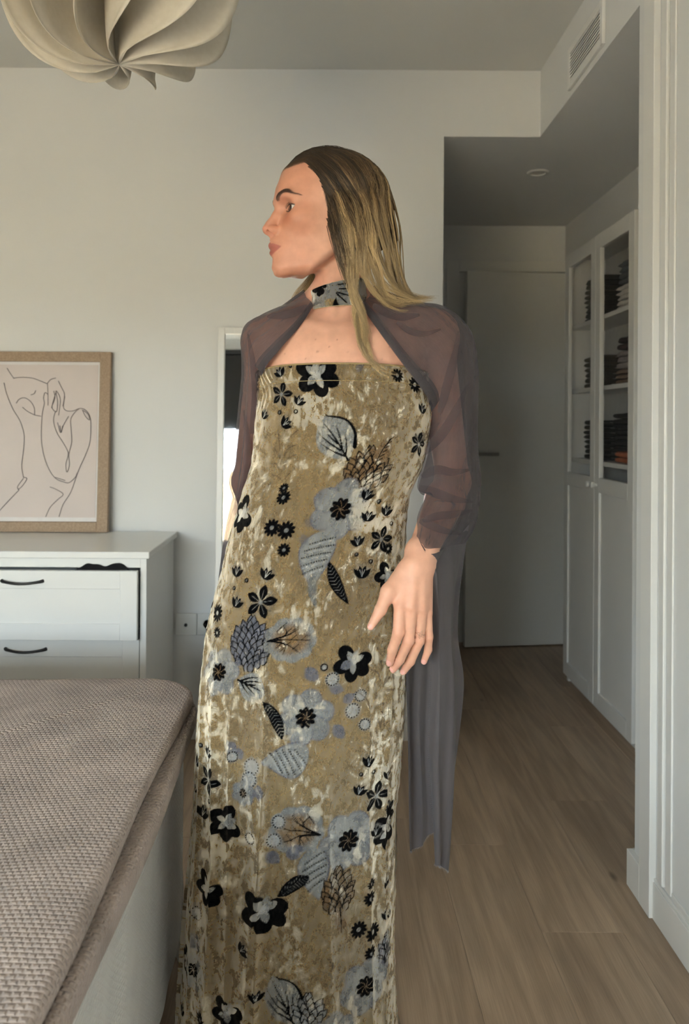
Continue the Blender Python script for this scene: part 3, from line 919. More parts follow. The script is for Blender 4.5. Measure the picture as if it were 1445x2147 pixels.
def cone(a, b_, ra, rb, k, carve=False):
    r = max(ra, rb) + k + 0.012
    lo = [min(a[i], b_[i]) - r for i in range(3)]; hi = [max(a[i], b_[i]) + r for i in range(3)]
    s, (X, Y, Z) = sub(lo, hi)
    put(s, cone_d(X, Y, Z, a, b_, ra, rb), k, carve)

def chain(pts, rads, k, kin=0.004):
    r = max(rads) + k + 0.012
    p = np.array([tuple(q) for q in pts])
    s, (X, Y, Z) = sub(p.min(0) - r, p.max(0) + r)
    d = None
    for i in range(len(p) - 1):
        e = cone_d(X, Y, Z, p[i], p[i + 1], rads[i], rads[i + 1])
        d = e if d is None else smin(d, e, kin)
    put(s, d, k)

def ell(c, r, R, k, carve=False):
    """ellipsoid, centre c, semi-axes r along the rows of R"""
    m = max(r) + k + 0.012
    s, (X, Y, Z) = sub([q - m for q in c], [q + m for q in c])
    dx, dy, dz = X - c[0], Y - c[1], Z - c[2]
    q = [R[i][0] * dx + R[i][1] * dy + R[i][2] * dz for i in range(3)]
    k0 = np.sqrt(sum((q[i] / r[i]) ** 2 for i in range(3)))
    k1 = np.sqrt(sum((q[i] / r[i] ** 2) ** 2 for i in range(3))) + 1e-9
    put(s, k0 * (k0 - 1) / k1, k, carve)
I3 = ((1, 0, 0), (0, 1, 0), (0, 0, 1))

# ---- trunk: stacked oval sections, widths taken from the figure
#        row   left right depth  y-offset
TR = np.array([(656, 652, 772, 0.050, 0.016), (672, 622, 830, 0.062, 0.010), (690, 580, 890, 0.076, 0.004), (724, 556, 902, 0.092, -0.003), (765, 552, 884, 0.100, -0.005),
      (800, 552, 880, 0.098, -0.003), (860, 556, 884, 0.099, -0.001), (940, 546, 876, 0.092, 0.0), (1010, 522, 862, 0.090, 0.004),
      (1090, 503, 846, 0.096, 0.004), (1200, 474, 845, 0.116, 0.004), (1300, 450, 845, 0.122, 0.006), (1400, 440, 838, 0.118, 0.006), (1460, 445, 830, 0.10, 0.006)])
tz = HC + (CY - TR[:, 0]) / FPX * YB_
tl = (TR[:, 1] - CX) / FPX * YB_; tr_ = (TR[:, 2] - CX) / FPX * YB_
s, (X, Y, Z) = sub((-0.30, 1.2, tz[-1] - 0.01), (0.34, 1.7, tz[0] + 0.03))
o_ = np.argsort(tz)
zz = Z.ravel()
def tint(v):
    zf = np.linspace(tz.min(), tz.max(), 400)
    raw = np.interp(zf, tz[o_], v[o_])
    ker = np.hanning(31); ker /= ker.sum()
    sm = np.convolve(np.pad(raw, 15, 'edge'), ker, 'valid')
    return np.interp(zz, zf, sm)[None, None, :]
xc_, a_, b_d, yo_ = tint((tl + tr_) / 2), tint((tr_ - tl) / 2), tint(TR[:, 3]), tint(TR[:, 4])
q_ = (np.abs((X - xc_) / a_) ** 2.4 + np.abs((Y - YB_ - yo_) / b_d) ** 2.4) ** (1 / 2.4)
d_ = (q_ - 1) * np.minimum(a_, b_d)
d_ = -smin(-d_, -(Z - tz.max() - 0.012), 0.035)
d_ = np.maximum(d_, tz.min() - Z)
put(s, d_, 0.004)
J = lambda px, py, Y: tuple(P(px, py, Y))
# bust, shoulder caps, trapezius, collar bones
ell(J(656, 868, 1.410), (0.052, 0.041, 0.056), I3, 0.03)
ell(J(800, 864, 1.410), (0.050, 0.041, 0.056), I3, 0.03)
shR, shL = J(562, 718, 1.478), J(908, 702, 1.478)
for sh, nk in ((shR, J(672, 632, 1.49)), (shL, J(752, 628, 1.49))):
    cone(nk, sh, 0.032, 0.036, 0.03)
cone(shR, J(610, 694, 1.44), 0.041, 0.038, 0.03); cone(shL, J(860, 688, 1.44), 0.041, 0.038, 0.03)
cone(J(690, 694, 1.396), J(612, 682, 1.424), 0.0075, 0.007, 0.016); cone(J(612, 682, 1.424), J(558, 690, 1.455), 0.007, 0.006, 0.016)
cone(J(722, 694, 1.396), J(812, 678, 1.424), 0.0075, 0.007, 0.016); cone(J(812, 678, 1.424), J(900, 672, 1.455), 0.007, 0.006, 0.016)
# neck
cone(J(711, 668, 1.482), J(716, 560, 1.478), 0.0495, 0.0475, 0.030)
cone(J(748, 575, 1.452), J(716, 692, 1.404), 0.010, 0.007, 0.018)
cone(J(694, 575, 1.446), J(698, 690, 1.408), 0.008, 0.006, 0.018)
# arms
elL, wrL = J(950, 1010, 1.505), J(884, 1160, 1.318)
cone(shL, elL, 0.040, 0.032, 0.03)
mid = tuple(elL[i] * 0.72 + wrL[i] * 0.28 for i in range(3))
cone(elL, mid, 0.035, 0.037, 0.012); cone(mid, wrL, 0.037, 0.0245, 0.012)
elR, wrR = J(522, 1010, 1.55), J(560, 1190, 1.69)
cone(shR, elR, 0.039, 0.031, 0.03)
cone(elR, wrR, 0.035, 0.024, 0.012)
for k_, (dx, dz) in enumerate(((-0.028, -0.06), (-0.01, -0.09), (0.010, -0.095), (0.028, -0.088), (0.044, -0.07))):
    m_ = (wrR[0] + dx, wrR[1] + 0.01, wrR[2] + dz)
    e_ = (wrR[0] + dx * 1.25, wrR[1] + 0.016, wrR[2] + dz - (0.03 if k_ == 0 else 0.07))
    cone(wrR, m_, 0.02, 0.011, 0.01); cone(m_, e_, 0.009, 0.007, 0.004)
# legs and feet under the skirt
for px0, px1 in ((550, 560), (735, 720)):
    hp, kn, an = J(px0, 1420, 1.465), J(px0 + 8, 1790, 1.46), J(px1, 2095, 1.48)
    cone(hp, kn, 0.085, 0.055, 0.03); cone(kn, an, 0.054, 0.036, 0.02)
    an = (an[0], an[1], 0.075)
    cone(kn, an, 0.052, 0.036, 0.02)
    cone((an[0], an[1] + 0.02, 0.035), (an[0], an[1] - 0.15, 0.024), 0.034, 0.026, 0.03)

# ---- left hand (the one in view): palm, thumb, four unequal bent fingers
KN = [J(839, 1268, 1.278), J(863, 1271, 1.275), J(884, 1276, 1.281), J(896, 1285, 1.291)]
WP = [J(857, 1190, 1.300), J(870, 1186, 1.296), J(884, 1188, 1.300), J(893, 1196, 1.307)]
for w_, k_, r0, r1 in zip(WP, KN, (0.0155, 0.0155, 0.0150, 0.0125), (0.0115, 0.0115, 0.0108, 0.0092)):
    cone(w_, k_, r0, r1, 0.010)
cone(wrL, WP[1], 0.0245, 0.0185, 0.014); cone(wrL, WP[2], 0.0245, 0.0175, 0.014)
cone(J(842, 1225, 1.303), J(872, 1235, 1.303), 0.014, 0.014, 0.012)
ell(J(899, 1189, 1.303), (0.009, 0.010, 0.010), I3, 0.010)                     # ulnar knob
for w_, k_ in zip(WP[:3], KN[:3]):                                            # tendons
    cone((w_[0], w_[1] - 0.0120, w_[2]), (k_[0], k_[1] - 0.0085, k_[2]), 0.0022, 0.0032, 0.006)
FING = [
    ([KN[0], J(836, 1325, 1.270), J(823, 1362, 1.280), J(817, 1390, 1.293)], [0.0108, 0.0098, 0.0082, 0.0066]),
    ([KN[1], J(857, 1343, 1.278), J(839, 1382, 1.295), J(823, 1405, 1.308)], [0.0106, 0.0094, 0.0080, 0.0066]),
    ([KN[2], J(879, 1343, 1.288), J(861, 1386, 1.306), J(845, 1409, 1.318)], [0.0100, 0.0090, 0.0077, 0.0064]),
    ([KN[3], J(899, 1335, 1.297), J(898, 1362, 1.306), J(889, 1387, 1.313)], [0.0085, 0.0075, 0.0067, 0.0056]),
]
for pts, rads in FING:
    chain(pts, rads, 0.0022, 0.0035)
TH = [J(846, 1205, 1.302), J(815, 1240, 1.282), J(798, 1279, 1.273), J(777, 1314, 1.266)]
cone(TH[0], TH[1], 0.0165, 0.0128, 0.012)
chain(TH[1:], [0.0126, 0.0100, 0.0062], 0.006, 0.004)
NAILS = [(J(814, 1391, 1.2865), 0.0058, 0.0068), (J(819, 1407, 1.302), 0.0058, 0.0062), (J(843, 1412, 1.312), 0.0058, 0.0060), (J(888, 1389, 1.3075), 0.0048, 0.0055), (J(776, 1315, 1.2595), 0.0050, 0.0055)]

# ---- head in its own frame: f forward, s to her left, z up
YAW = math.radians(75)
HO = np.array(P(690, 437, 1.455))
HF = np.array((-math.sin(YAW), -math.cos(YAW), 0.0)); HS = np.array((-HF[1], HF[0], 0.0)); HU = np.array((0, 0, 1.0))
RH = (tuple(HF), tuple(HS), tuple(HU))
def H(f, s_, z): return tuple(HO + HF * f + HS * s_ + HU * z)
def hell(f, s_, z, rf, rs, rz, k, carve=False, pitch=0.0, yaw=0.0):
    F_, S_, U_ = HF.copy(), HS.copy(), HU.copy()
    if yaw:
        F_, S_ = F_ * math.cos(yaw) + S_ * math.sin(yaw), -F_ * math.sin(yaw) + S_ * math.cos(yaw)
    if pitch:
        F_, U_ = F_ * math.cos(pitch) + U_ * math.sin(pitch), -F_ * math.sin(pitch) + U_ * math.cos(pitch)
    ell(H(f, s_, z), (rf, rs, rz), (tuple(F_), tuple(S_), tuple(U_)), k, carve)
hell(-0.014, 0, 0.020, 0.098, 0.074, 0.080, 0.02)                              # skull
hell(0.020, 0, 0.0245, 0.078, 0.066, 0.0775, 0.02)                             # brow of the skull
WZ = np.array([(-0.142, 0.048), (-0.125, 0.054), (-0.105, 0.058), (-0.085, 0.060), (-0.06, 0.064), (-0.03, 0.069), (0.0, 0.0708), (0.03, 0.069), (0.06, 0.062), (0.09, 0.05)])
FB = np.array([(-0.145, 0.086), (-0.138, 0.094), (-0.1322, 0.1018), (-0.1201, 0.1060), (-0.1031, 0.1035), (-0.088, 0.1040), (-0.074, 0.1045), (-0.058, 0.1030), (-0.038, 0.1010), (-0.021, 0.0995), (-0.008, 0.1010), (0.005, 0.1055), (0.035, 0.0995), (0.0566, 0.0880), (0.09, 0.055)])
s, (X, Y, Z) = sub(HO - 0.16, HO + 0.16)
dx, dy = X - HO[0], Y - HO[1]
ff_ = HF[0] * dx + HF[1] * dy; ss_ = np.abs(HS[0] * dx + HS[1] * dy); zl = (Z - HO[2])
Wv = np.interp(zl.ravel(), WZ[:, 0], WZ[:, 1])[None, None, :]; Fv = np.interp(zl.ravel(), FB[:, 0], FB[:, 1])[None, None, :]
pw = np.interp(zl.ravel(), [-0.13, -0.07, -0.02], [1.72, 1.8, 2.1])[None, None, :]
qf = np.where(ff_ > 0, ff_ / Fv, ff_ / -0.06)
qq = (np.abs(qf) ** pw + (ss_ / Wv) ** pw + 1e-9) ** (1 / pw)
dd = (qq - 1) * np.minimum(Fv, Wv) * 0.95
zlow = -0.1335 + 0.16 * np.maximum(0, ss_ - 0.018) + 0.72 * np.maximum(0, 0.046 - ff_)
dd = -smin(-dd, -(zlow - zl), 0.014)
dd = -smin(-dd, -(zl - 0.078), 0.02)
put(s, dd, 0.018)
ES, EF, EZ, ER = 0.0315, 0.0705, -0.0138, 0.0124
for sg in (-1, 1):
    hell(0.058, sg * 0.046, -0.036, 0.026, 0.018, 0.016, 0.024)               # cheekbone
    hell(0.084, sg * 0.028, 0.0060, 0.015, 0.025, 0.0080, 0.014)              # brow
    hell(0.0990, sg * 0.0315, -0.0125, 0.0190, 0.0165, 0.0118, 0.012, True)   # socket
hell(0.081, 0, -0.084, 0.026, 0.027, 0.030, 0.016)                             # mouth mound
hell(0.0915, 0, -0.1195, 0.0175, 0.019, 0.0165, 0.012)                         # chin
# nose
chain([H(0.0905, 0, 0.002), H(0.0965, 0, -0.009), H(0.1050, 0, -0.0220), H(0.1138, 0, -0.0365), H(0.1178, 0, -0.0468)], [0.0080, 0.0080, 0.0084, 0.0092, 0.0108], 0.0095)
cone(H(0.1165, 0, -0.0535), H(0.106, 0, -0.0630), 0.0056, 0.0046, 0.005)
for sg in (-1, 1):
    hell(0.1085, sg * 0.0120, -0.0515, 0.0112, 0.0062, 0.0080, 0.0055)
    hell(0.1150, sg * 0.0082, -0.0572, 0.0082, 0.0046, 0.0070, 0.0015, True, pitch=0.12)
# eyelids, then the slit between them
for sg in (-1, 1):
    hell(EF, sg * ES, EZ, 0.0138, 0.0146, 0.0138, 0.004)
    hell(EF + 0.0072, sg * (ES + 0.0046), EZ - 0.0006, 0.0112, 0.0156, 0.0058, 0.0012, True, yaw=sg * 0.42)
# lips
def lip(f0, z0, r0, drop, bow):
    pts, rads = [], []
    for q in np.linspace(-1, 1, 15):
        pts.append(H(f0 - 0.0225 * abs(q) ** 1.8, q * 0.0245, z0 - drop * q * q - bow * math.exp(-(q / 0.14) ** 2)))
        rads.append(max(0.0016, r0 * (1 - 0.74 * q * q)))
    chain(pts, rads, 0.0030, 0.003)
lip(0.1108, -0.0792, 0.0062, 0.0056, 0.0008)
lip(0.1075, -0.0922, 0.0064, -0.0070, 0.0)

# ---- surface nets over the (stretched) grid
inside = phi < 0
cnt = np.zeros(tuple(n - 1 for n in phi.shape), np.int8)
for di in (0, 1):
    for dj in (0, 1):
        for dk in (0, 1):
            cnt += inside[di:di + cnt.shape[0], dj:dj + cnt.shape[1], dk:dk + cnt.shape[2]]
act = np.argwhere((cnt > 0) & (cnt < 8)).astype(np.int32)
idx = np.full(cnt.shape, -1, np.int32)
idx[act[:, 0], act[:, 1], act[:, 2]] = np.arange(len(act), dtype=np.int32)
cor = [(0, 0, 0), (1, 0, 0), (0, 1, 0), (1, 1, 0), (0, 0, 1), (1, 0, 1), (0, 1, 1), (1, 1, 1)]
val = np.stack([phi[act[:, 0] + c[0], act[:, 1] + c[1], act[:, 2] + c[2]] for c in cor], 1)
pos = np.stack([np.stack([gx_[act[:, 0] + c[0]], gy_[act[:, 1] + c[1]], gz_[act[:, 2] + c[2]]], -1) for c in cor], 1)
acc = np.zeros((len(act), 3)); nn = np.zeros(len(act))
for a, b_ in ((0, 1), (2, 3), (4, 5), (6, 7), (0, 2), (1, 3), (4, 6), (5, 7), (0, 4), (1, 5), (2, 6), (3, 7)):
    va, vb = val[:, a], val[:, b_]
    cr = (va < 0) != (vb < 0)
    t = np.where(cr, va / np.where(va == vb, 1, va - vb), 0)[:, None]
    acc += np.where(cr[:, None], pos[:, a] + (pos[:, b_] - pos[:, a]) * t, 0); nn += cr
bv = acc / nn[:, None]
quads = []
for ax in range(3):
    sl0 = [slice(None)] * 3; sl1 = [slice(None)] * 3
    sl0[ax] = slice(0, -1); sl1[ax] = slice(1, None)
    A, B = inside[tuple(sl0)], inside[tuple(sl1)]
    e = np.argwhere(A != B)
    o1, o2 = [i for i in range(3) if i != ax]
    ok = (e[:, o1] > 0) & (e[:, o2] > 0) & (e[:, o1] < phi.shape[o1] - 1) & (e[:, o2] < phi.shape[o2] - 1)
    e = e[ok]
    flip = A[e[:, 0], e[:, 1], e[:, 2]]
    def cell(d1, d2):
        c = e.copy(); c[:, o1] += d1; c[:, o2] += d2
        return idx[c[:, 0], c[:, 1], c[:, 2]]
    qd = np.stack([cell(-1, -1), cell(0, -1), cell(0, 0), cell(-1, 0)], 1)
    if ax == 1:
        flip = ~flip
    qd[~flip] = qd[~flip][:, ::-1]
    quads.append(qd)
quads = np.vstack(quads)
del phi, inside, cnt, idx, val, pos

# ---- bring the midline of the face onto the traced profile
loc = np.stack([(bv - HO) @ HF, (bv - HO) @ HS, (bv - HO) @ HU], -1)
PROF = np.array([(-0.1322, 0.1038), (-0.1201, 0.1102), (-0.1110, 0.1092), (-0.1031, 0.1089), (-0.0928, 0.1149), (-0.0865, 0.1140), (-0.0787, 0.1172), (-0.0742, 0.1168), (-0.0643, 0.1151), (-0.0554, 0.1278), (-0.0457, 0.1287), (-0.0364, 0.1234), (-0.0214, 0.1128), (-0.0083, 0.1058), (0.0049, 0.1076), (0.035, 0.1003), (0.0566, 0.0885)])
zb = np.linspace(-0.130, 0.054, 150)
cur = np.array([loc[(np.abs(loc[:, 1]) < 0.003) & (np.abs(loc[:, 2] - z) < 0.0018) & (loc[:, 0] > 0.05), 0].max(initial=0.0) for z in zb])
dl_ = np.interp(zb, PROF[:, 0], PROF[:, 1]) - cur
ker = np.hanning(9); ker /= ker.sum()
dl_ = np.convolve(np.pad(dl_, 4, 'edge'), ker, 'valid')
dl_ = np.clip(dl_, -0.008, 0.008)
wz = np.interp(loc[:, 2], [-0.134, -0.126, 0.047, 0.062], [0, 1, 1, 0])
wgt = np.exp(-(loc[:, 1] / 0.016) ** 2) * np.clip((loc[:, 0] - 0.075) / 0.02, 0, 1) * wz
near = np.abs(loc).max(1) < 0.16
bv = bv + (np.where(near, np.interp(loc[:, 2], zb, dl_) * wgt, 0))[:, None] * HF
# relax the grid stair-steps a little
for it in range(2):
    sm = np.zeros_like(bv); c_ = np.zeros(len(bv))
    for a, b_ in ((0, 1), (1, 2), (2, 3), (3, 0)):
        np.add.at(sm, quads[:, a], bv[quads[:, b_]]); np.add.at(c_, quads[:, a], 1)
        np.add.at(sm, quads[:, b_], bv[quads[:, a]]); np.add.at(c_, quads[:, b_], 1)
    bv = bv * 0.5 + 0.5 * sm / np.maximum(c_, 1)[:, None]
loc = np.stack([(bv - HO) @ HF, (bv - HO) @ HS, (bv - HO) @ HU], -1)

# ---- skin colour: complexion, lips, brows, make-up, moles, nails
def blend(c, m, rgb):
    return c * (1 - m[:, None]) + np.array(lin(rgb))[None] * m[:, None]
f_, s_, z_ = loc.T
sa_ = np.abs(s_)
ishead = (np.abs(loc).max(1) < 0.15) & (z_ > -0.14)
sc_col = np.tile(np.array(lin((218, 166, 140))), (len(bv), 1))
fw_ = ishead * np.clip((f_ - 0.02) / 0.04, 0, 1)
sc_col = blend(sc_col, fw_ * 0.9, (204, 144, 117))
g = lambda d2: np.exp(-d2)
sc_col = blend(sc_col, ishead * 0.62 * g(((z_ + 0.037) / 0.012) ** 2 + ((sa_ - 0.038) / 0.017) ** 2) * (f_ > 0.04), (184, 104, 68))       # bronzer below the eye
sc_col = blend(sc_col, ishead * 0.45 * g(((z_ + 0.049) / 0.010) ** 2 + (s_ / 0.014) ** 2) * (f_ > 0.1), (206, 128, 108))
q = s_ / 0.0255
up_top = -0.0732 - 0.0105 * np.abs(q) ** 1.6 + 0.0010 * np.cos(q * 7) * (np.abs(q) < 0.45)
lo_bot = -0.0975 + 0.0125 * q * q
lipm = ishead * (np.abs(q) < 1.02) * np.clip((up_top - z_) / 0.0016 + 0.5, 0, 1) * np.clip((z_ - lo_bot) / 0.0022 + 0.5, 0, 1) * (f_ > 0.080)
sc_col = blend(sc_col, lipm * 0.9, (164, 92, 82))
ml = -0.0864 + 0.0024 * q * q
# brow: arch from the inner end to the tail
bx = np.clip((sa_ - 0.0165) / 0.0430, 0, 1)
bzc = np.interp(bx, np.linspace(0, 1, 41), spline([(0.0040,), (0.0072,), (0.0102,), (0.0126,), (0.0130,), (0.0094,), (0.0030,)], 41)[:, 0])
bth = np.interp(bx, [0, 0.12, 0.45, 0.75, 1.0], [0.0044, 0.0064, 0.0058, 0.0038, 0.0014])
browm = ishead * (f_ > 0.03) * (sa_ > 0.0155) * (sa_ < 0.0595) * np.clip((bth - np.abs(z_ - bzc)) / 0.0020, 0, 1)
sc_col = blend(sc_col, browm * 0.78, (62, 41, 31))
rl = np.sqrt((f_ - EF) ** 2 + (sa_ - ES) ** 2 + (z_ - EZ) ** 2)
sf1, ss1 = f_ - EF - 0.0072, sa_ - ES - 0.0046
slit = ((sf1 * math.cos(0.42) + ss1 * math.sin(0.42)) / 0.0125) ** 2 + ((-sf1 * math.sin(0.42) + ss1 * math.cos(0.42)) / 0.0170) ** 2 + ((z_ - EZ + 0.0006) / 0.0069) ** 2
sc_col = blend(sc_col, ishead * np.clip((1.04 - slit) / 0.16, 0, 1) * 0.85, (48, 30, 26))
# scalp under the hair
zh_ = np.interp(f_, [-0.05, 0.0, 0.0075, 0.0257, 0.0362, 0.046, 0.06, 0.0885, 0.1], [-0.085, -0.075, -0.0666, -0.0119, 0.0285, 0.052, 0.0640, 0.0580, 0.052])
scal = ishead * np.clip((z_ - zh_) / 0.008, 0, 1)
sc_col = blend(sc_col, np.clip(scal, 0, 1), (54, 42, 32))
# nostril depth, moles on the chest, knuckles, nails
for mx, my_, r_m in ((741, 665, 2.0), (665, 737, 2.2), (690, 727, 1.6), (640, 752, 1.3), (816, 726, 1.8), (706, 712, 1.3), (660, 712, 1.2), (800, 752, 1.4), (728, 738, 1.2), (596, 742, 1.3)):
    pj = (bv[:, 0] / bv[:, 1] * FPX + CX, CY - (bv[:, 2] - HC) / bv[:, 1] * FPX)
    sc_col = blend(sc_col, (bv[:, 1] < 1.46) * 0.7 * np.exp(-(((pj[0] - mx) ** 2 + (pj[1] - my_) ** 2) / r_m ** 2)), (112, 70, 54))
for pts, rads in FING:
    for j_ in (0, 1):
        dk = np.linalg.norm(bv - np.array(pts[j_]), axis=1)
        sc_col = blend(sc_col, 0.35 * np.exp(-(dk / 0.012) ** 2) * 1.0, (214, 146, 124))
    dk = np.linalg.norm(bv - np.array(pts[3]), axis=1)
    sc_col = blend(sc_col, 0.5 * np.exp(-(dk / 0.014) ** 2), (216, 148, 132))
for c_, ra_, rb_ in NAILS:
    dn = ((bv[:, 0] - c_[0]) / ra_) ** 2 + ((bv[:, 2] - c_[2]) / rb_) ** 2 + ((bv[:, 1] - c_[1]) / 0.006) ** 2
    sc_col = blend(sc_col, np.clip((1.0 - dn) * 4, 0, 1) * 0.85, (236, 180, 170))

m_skin, nt, b = new_mat('skin')
at = nd(nt, 'ShaderNodeVertexColor'); at.layer_name = 'Col'
tc = nd(nt, 'ShaderNodeTexCoord')
n1 = nd(nt, 'ShaderNodeTexNoise', Scale=900.0, Detail=3.0); nt.links.new(tc.outputs['Object'], n1.inputs['Vector'])
n2 = nd(nt, 'ShaderNodeTexNoise', Scale=60.0, Detail=4.0); nt.links.new(tc.outputs['Object'], n2.inputs['Vector'])
mr_ = nd(nt, 'ShaderNodeMapRange'); mr_.inputs['From Min'].default_value = 0.3; mr_.inputs['From Max'].default_value = 0.7; mr_.inputs['To Min'].default_value = 0.93; mr_.inputs['To Max'].default_value = 1.06
nt.links.new(n2.outputs['Fac'], mr_.inputs['Value'])
sv = nd(nt, 'ShaderNodeVectorMath', operation='SCALE'); nt.links.new(at.outputs['Color'], sv.inputs[0]); nt.links.new(mr_.outputs[0], sv.inputs['Scale'])
nt.links.new(sv.outputs[0], b.inputs['Base Color'])
b.inputs['Roughness'].default_value = 0.48
b.inputs['Specular IOR Level'].default_value = 0.42
b.inputs['Subsurface Weight'].default_value = 0.12
b.inputs['Subsurface Radius'].default_value = (0.012, 0.005, 0.003)
b.inputs['Subsurface Scale'].default_value = 0.6
bp = nd(nt, 'ShaderNodeBump', Strength=0.12, Distance=0.0004); nt.links.new(n1.outputs['Fac'], bp.inputs['Height']); nt.links.new(bp.outputs[0], b.inputs['Normal'])
me = mesh_np('person', bv, quads)
set_col(me, sc_col.astype(np.float32))
person = link('person', me, m_skin, None, True)
tag(person, 'woman in a floral velvet gown, head turned aside, hand resting at her hip', 'person')

# ---- eyes
m_eye, nt, b = new_mat('eye_surface')
at = nd(nt, 'ShaderNodeVertexColor'); at.layer_name = 'Col'
nt.links.new(at.outputs['Color'], b.inputs['Base Color']); b.inputs['Roughness'].default_value = 0.06; b.inputs['Coat Weight'].default_value = 0.6
for sg in (-1, 1):
    pr_ = np.stack([np.sin(np.linspace(0, np.pi, 40)), np.cos(np.linspace(0, np.pi, 40))], -1)
    v, f = lathe(pr_, 48)
    look = HF * math.cos(0.10) + HS * sg * 0.0 + HS * 0.02
    look /= np.linalg.norm(look)
    a_ax = np.cross(look, HU); a_ax /= np.linalg.norm(a_ax); b_ax = np.cross(a_ax, look)
    bulge = 1 + 0.05 * np.exp(-((np.arccos(np.clip(v[:, 2], -1, 1))) / 0.42) ** 4)
    w = (v[:, :1] * a_ax + v[:, 1:2] * b_ax + v[:, 2:] * look) * (ER * bulge)[:, None] + np.array(H(EF, sg * ES, EZ))
    angl = np.arccos(np.clip(v[:, 2], -1, 1))
    c = np.tile(np.array(lin((226, 220, 216))), (len(v), 1))
    ir = np.clip((0.50 - angl) / 0.04, 0, 1); c = c * (1 - ir[:, None]) + np.array(lin((48, 31, 22))) * ir[:, None]
    lm = np.exp(-((angl - 0.48) / 0.05) ** 2) * 0.7; c = c * (1 - lm[:, None]) + np.array(lin((34, 24, 20))) * lm[:, None]
    pu = np.clip((0.21 - angl) / 0.04, 0, 1); c = c * (1 - pu[:, None]) + 0.004 * pu[:, None]
    me = mesh_np('eyeball', w, f); set_col(me, c.astype(np.float32))
    link('eyeball', me, m_eye, person, True)

# ---- lashes and brow hairs: fine tapered strands
def strands(curves, r0, r1, sides=3):
    """curves (n,k,3) -> one mesh of thin tapered tubes"""
    c = np.asarray(curves); n, k, _ = c.shape
    t = np.gradient(c, axis=1); t /= np.linalg.norm(t, axis=2)[..., None] + 1e-12
    ref = np.array([0.31, -0.87, 0.39])
    a = np.cross(t, ref); a /= np.linalg.norm(a, axis=2)[..., None] + 1e-9
    b2 = np.cross(t, a)
    th = np.linspace(0, 2 * np.pi, sides, endpoint=False)
    r = np.linspace(0, 1, k)[None, :] * 0 + np.asarray(r0)
    r = r * (1 - np.linspace(0, 1, k)[None, :] ** 2.2 * (1 - r1))
    r = np.broadcast_to(r, (n, k))
    v = c[:, :, None] + r[..., None, None] * (np.cos(th)[None, None, :, None] * a[:, :, None] + np.sin(th)[None, None, :, None] * b2[:, :, None])
    base = (np.arange(n) * k * sides)[:, None, None]
    f = grid_faces(k, sides, wrap_v=True)[None] + base
    return v.reshape(-1, 3), f.reshape(-1, 4)
M_lash = plain('lash_hair', (24, 17, 14), 0.6)
M_brow = plain('brow_hair', (62, 42, 32), 0.6)
for sg in (-1, 1):
    cl = []
    for i in range(40):
        q = i / 39 * 2 - 1
        root = np.array(H(EF + 0.0130 - 0.0080 * max(q, -0.4) * abs(q), sg * (ES + 0.0135 * q + 0.001), EZ + 0.0058 * (1 - 0.8 * q * q) - 0.0004))
        out = HF * (0.9 - 0.25 * abs(q)) + HS * sg * (0.15 + 0.5 * q) + HU * 0.05
        out /= np.linalg.norm(out); ln = 0.0048 * (0.6 + 0.3 * rng.random())
        cl.append([root + out * ln * t + HU * 0.0040 * t * t for t in np.linspace(0, 1, 6)])
    for i in range(26):
        q = i / 25 * 2 - 1
        root = np.array(H(EF + 0.0125 - 0.0080 * max(q, -0.4) * abs(q), sg * (ES + 0.0130 * q + 0.001), EZ - 0.0062 * (1 - 0.7 * q * q)))
        out = HF * 0.7 + HS * sg * (0.1 + 0.4 * q) - HU * 0.5
        out /= np.linalg.norm(out)
        cl.append([root + out * 0.0030 * t for t in np.linspace(0, 1, 6)])
    v, f = strands(np.array(cl), 0.00020, 0.15)
    tag(link('eyelashes', mesh_np('eyelashes', v, f), M_lash, person, True), kind='stuff')
    # brow hairs stand on the nearest skin vertices
    hm = np.where(ishead & (f_ > 0.05) & (browm > 0.35) & (s_ * sg > 0))[0]
    cb = []
    for i in rng.choice(hm, min(520, len(hm)), replace=False):
        dz_ = np.interp(bx[i], [0, 0.25, 0.55, 1.0], [1.2, 0.55, 0.0, -0.55])
        out_d = HS * sg * (0.45 + 0.3 * bx[i]) + HU * dz_ * 0.75 - HF * (0.25 + 0.65 * bx[i])
        nrm = HF * 0.9 + HS * s_[i] * 9; nrm /= np.linalg.norm(nrm)
        out_d = out_d / np.linalg.norm(out_d)
        cb.append([bv[i] + out_d * 0.0058 * t + nrm * 0.0009 * math.sin(t * 2.6) for t in np.linspace(0, 1, 5)])
    v, f = strands(np.array(cb), 0.00016, 0.2)
    tag(link('eyebrow', mesh_np('eyebrow', v, f), M_brow, person, True), kind='stuff')
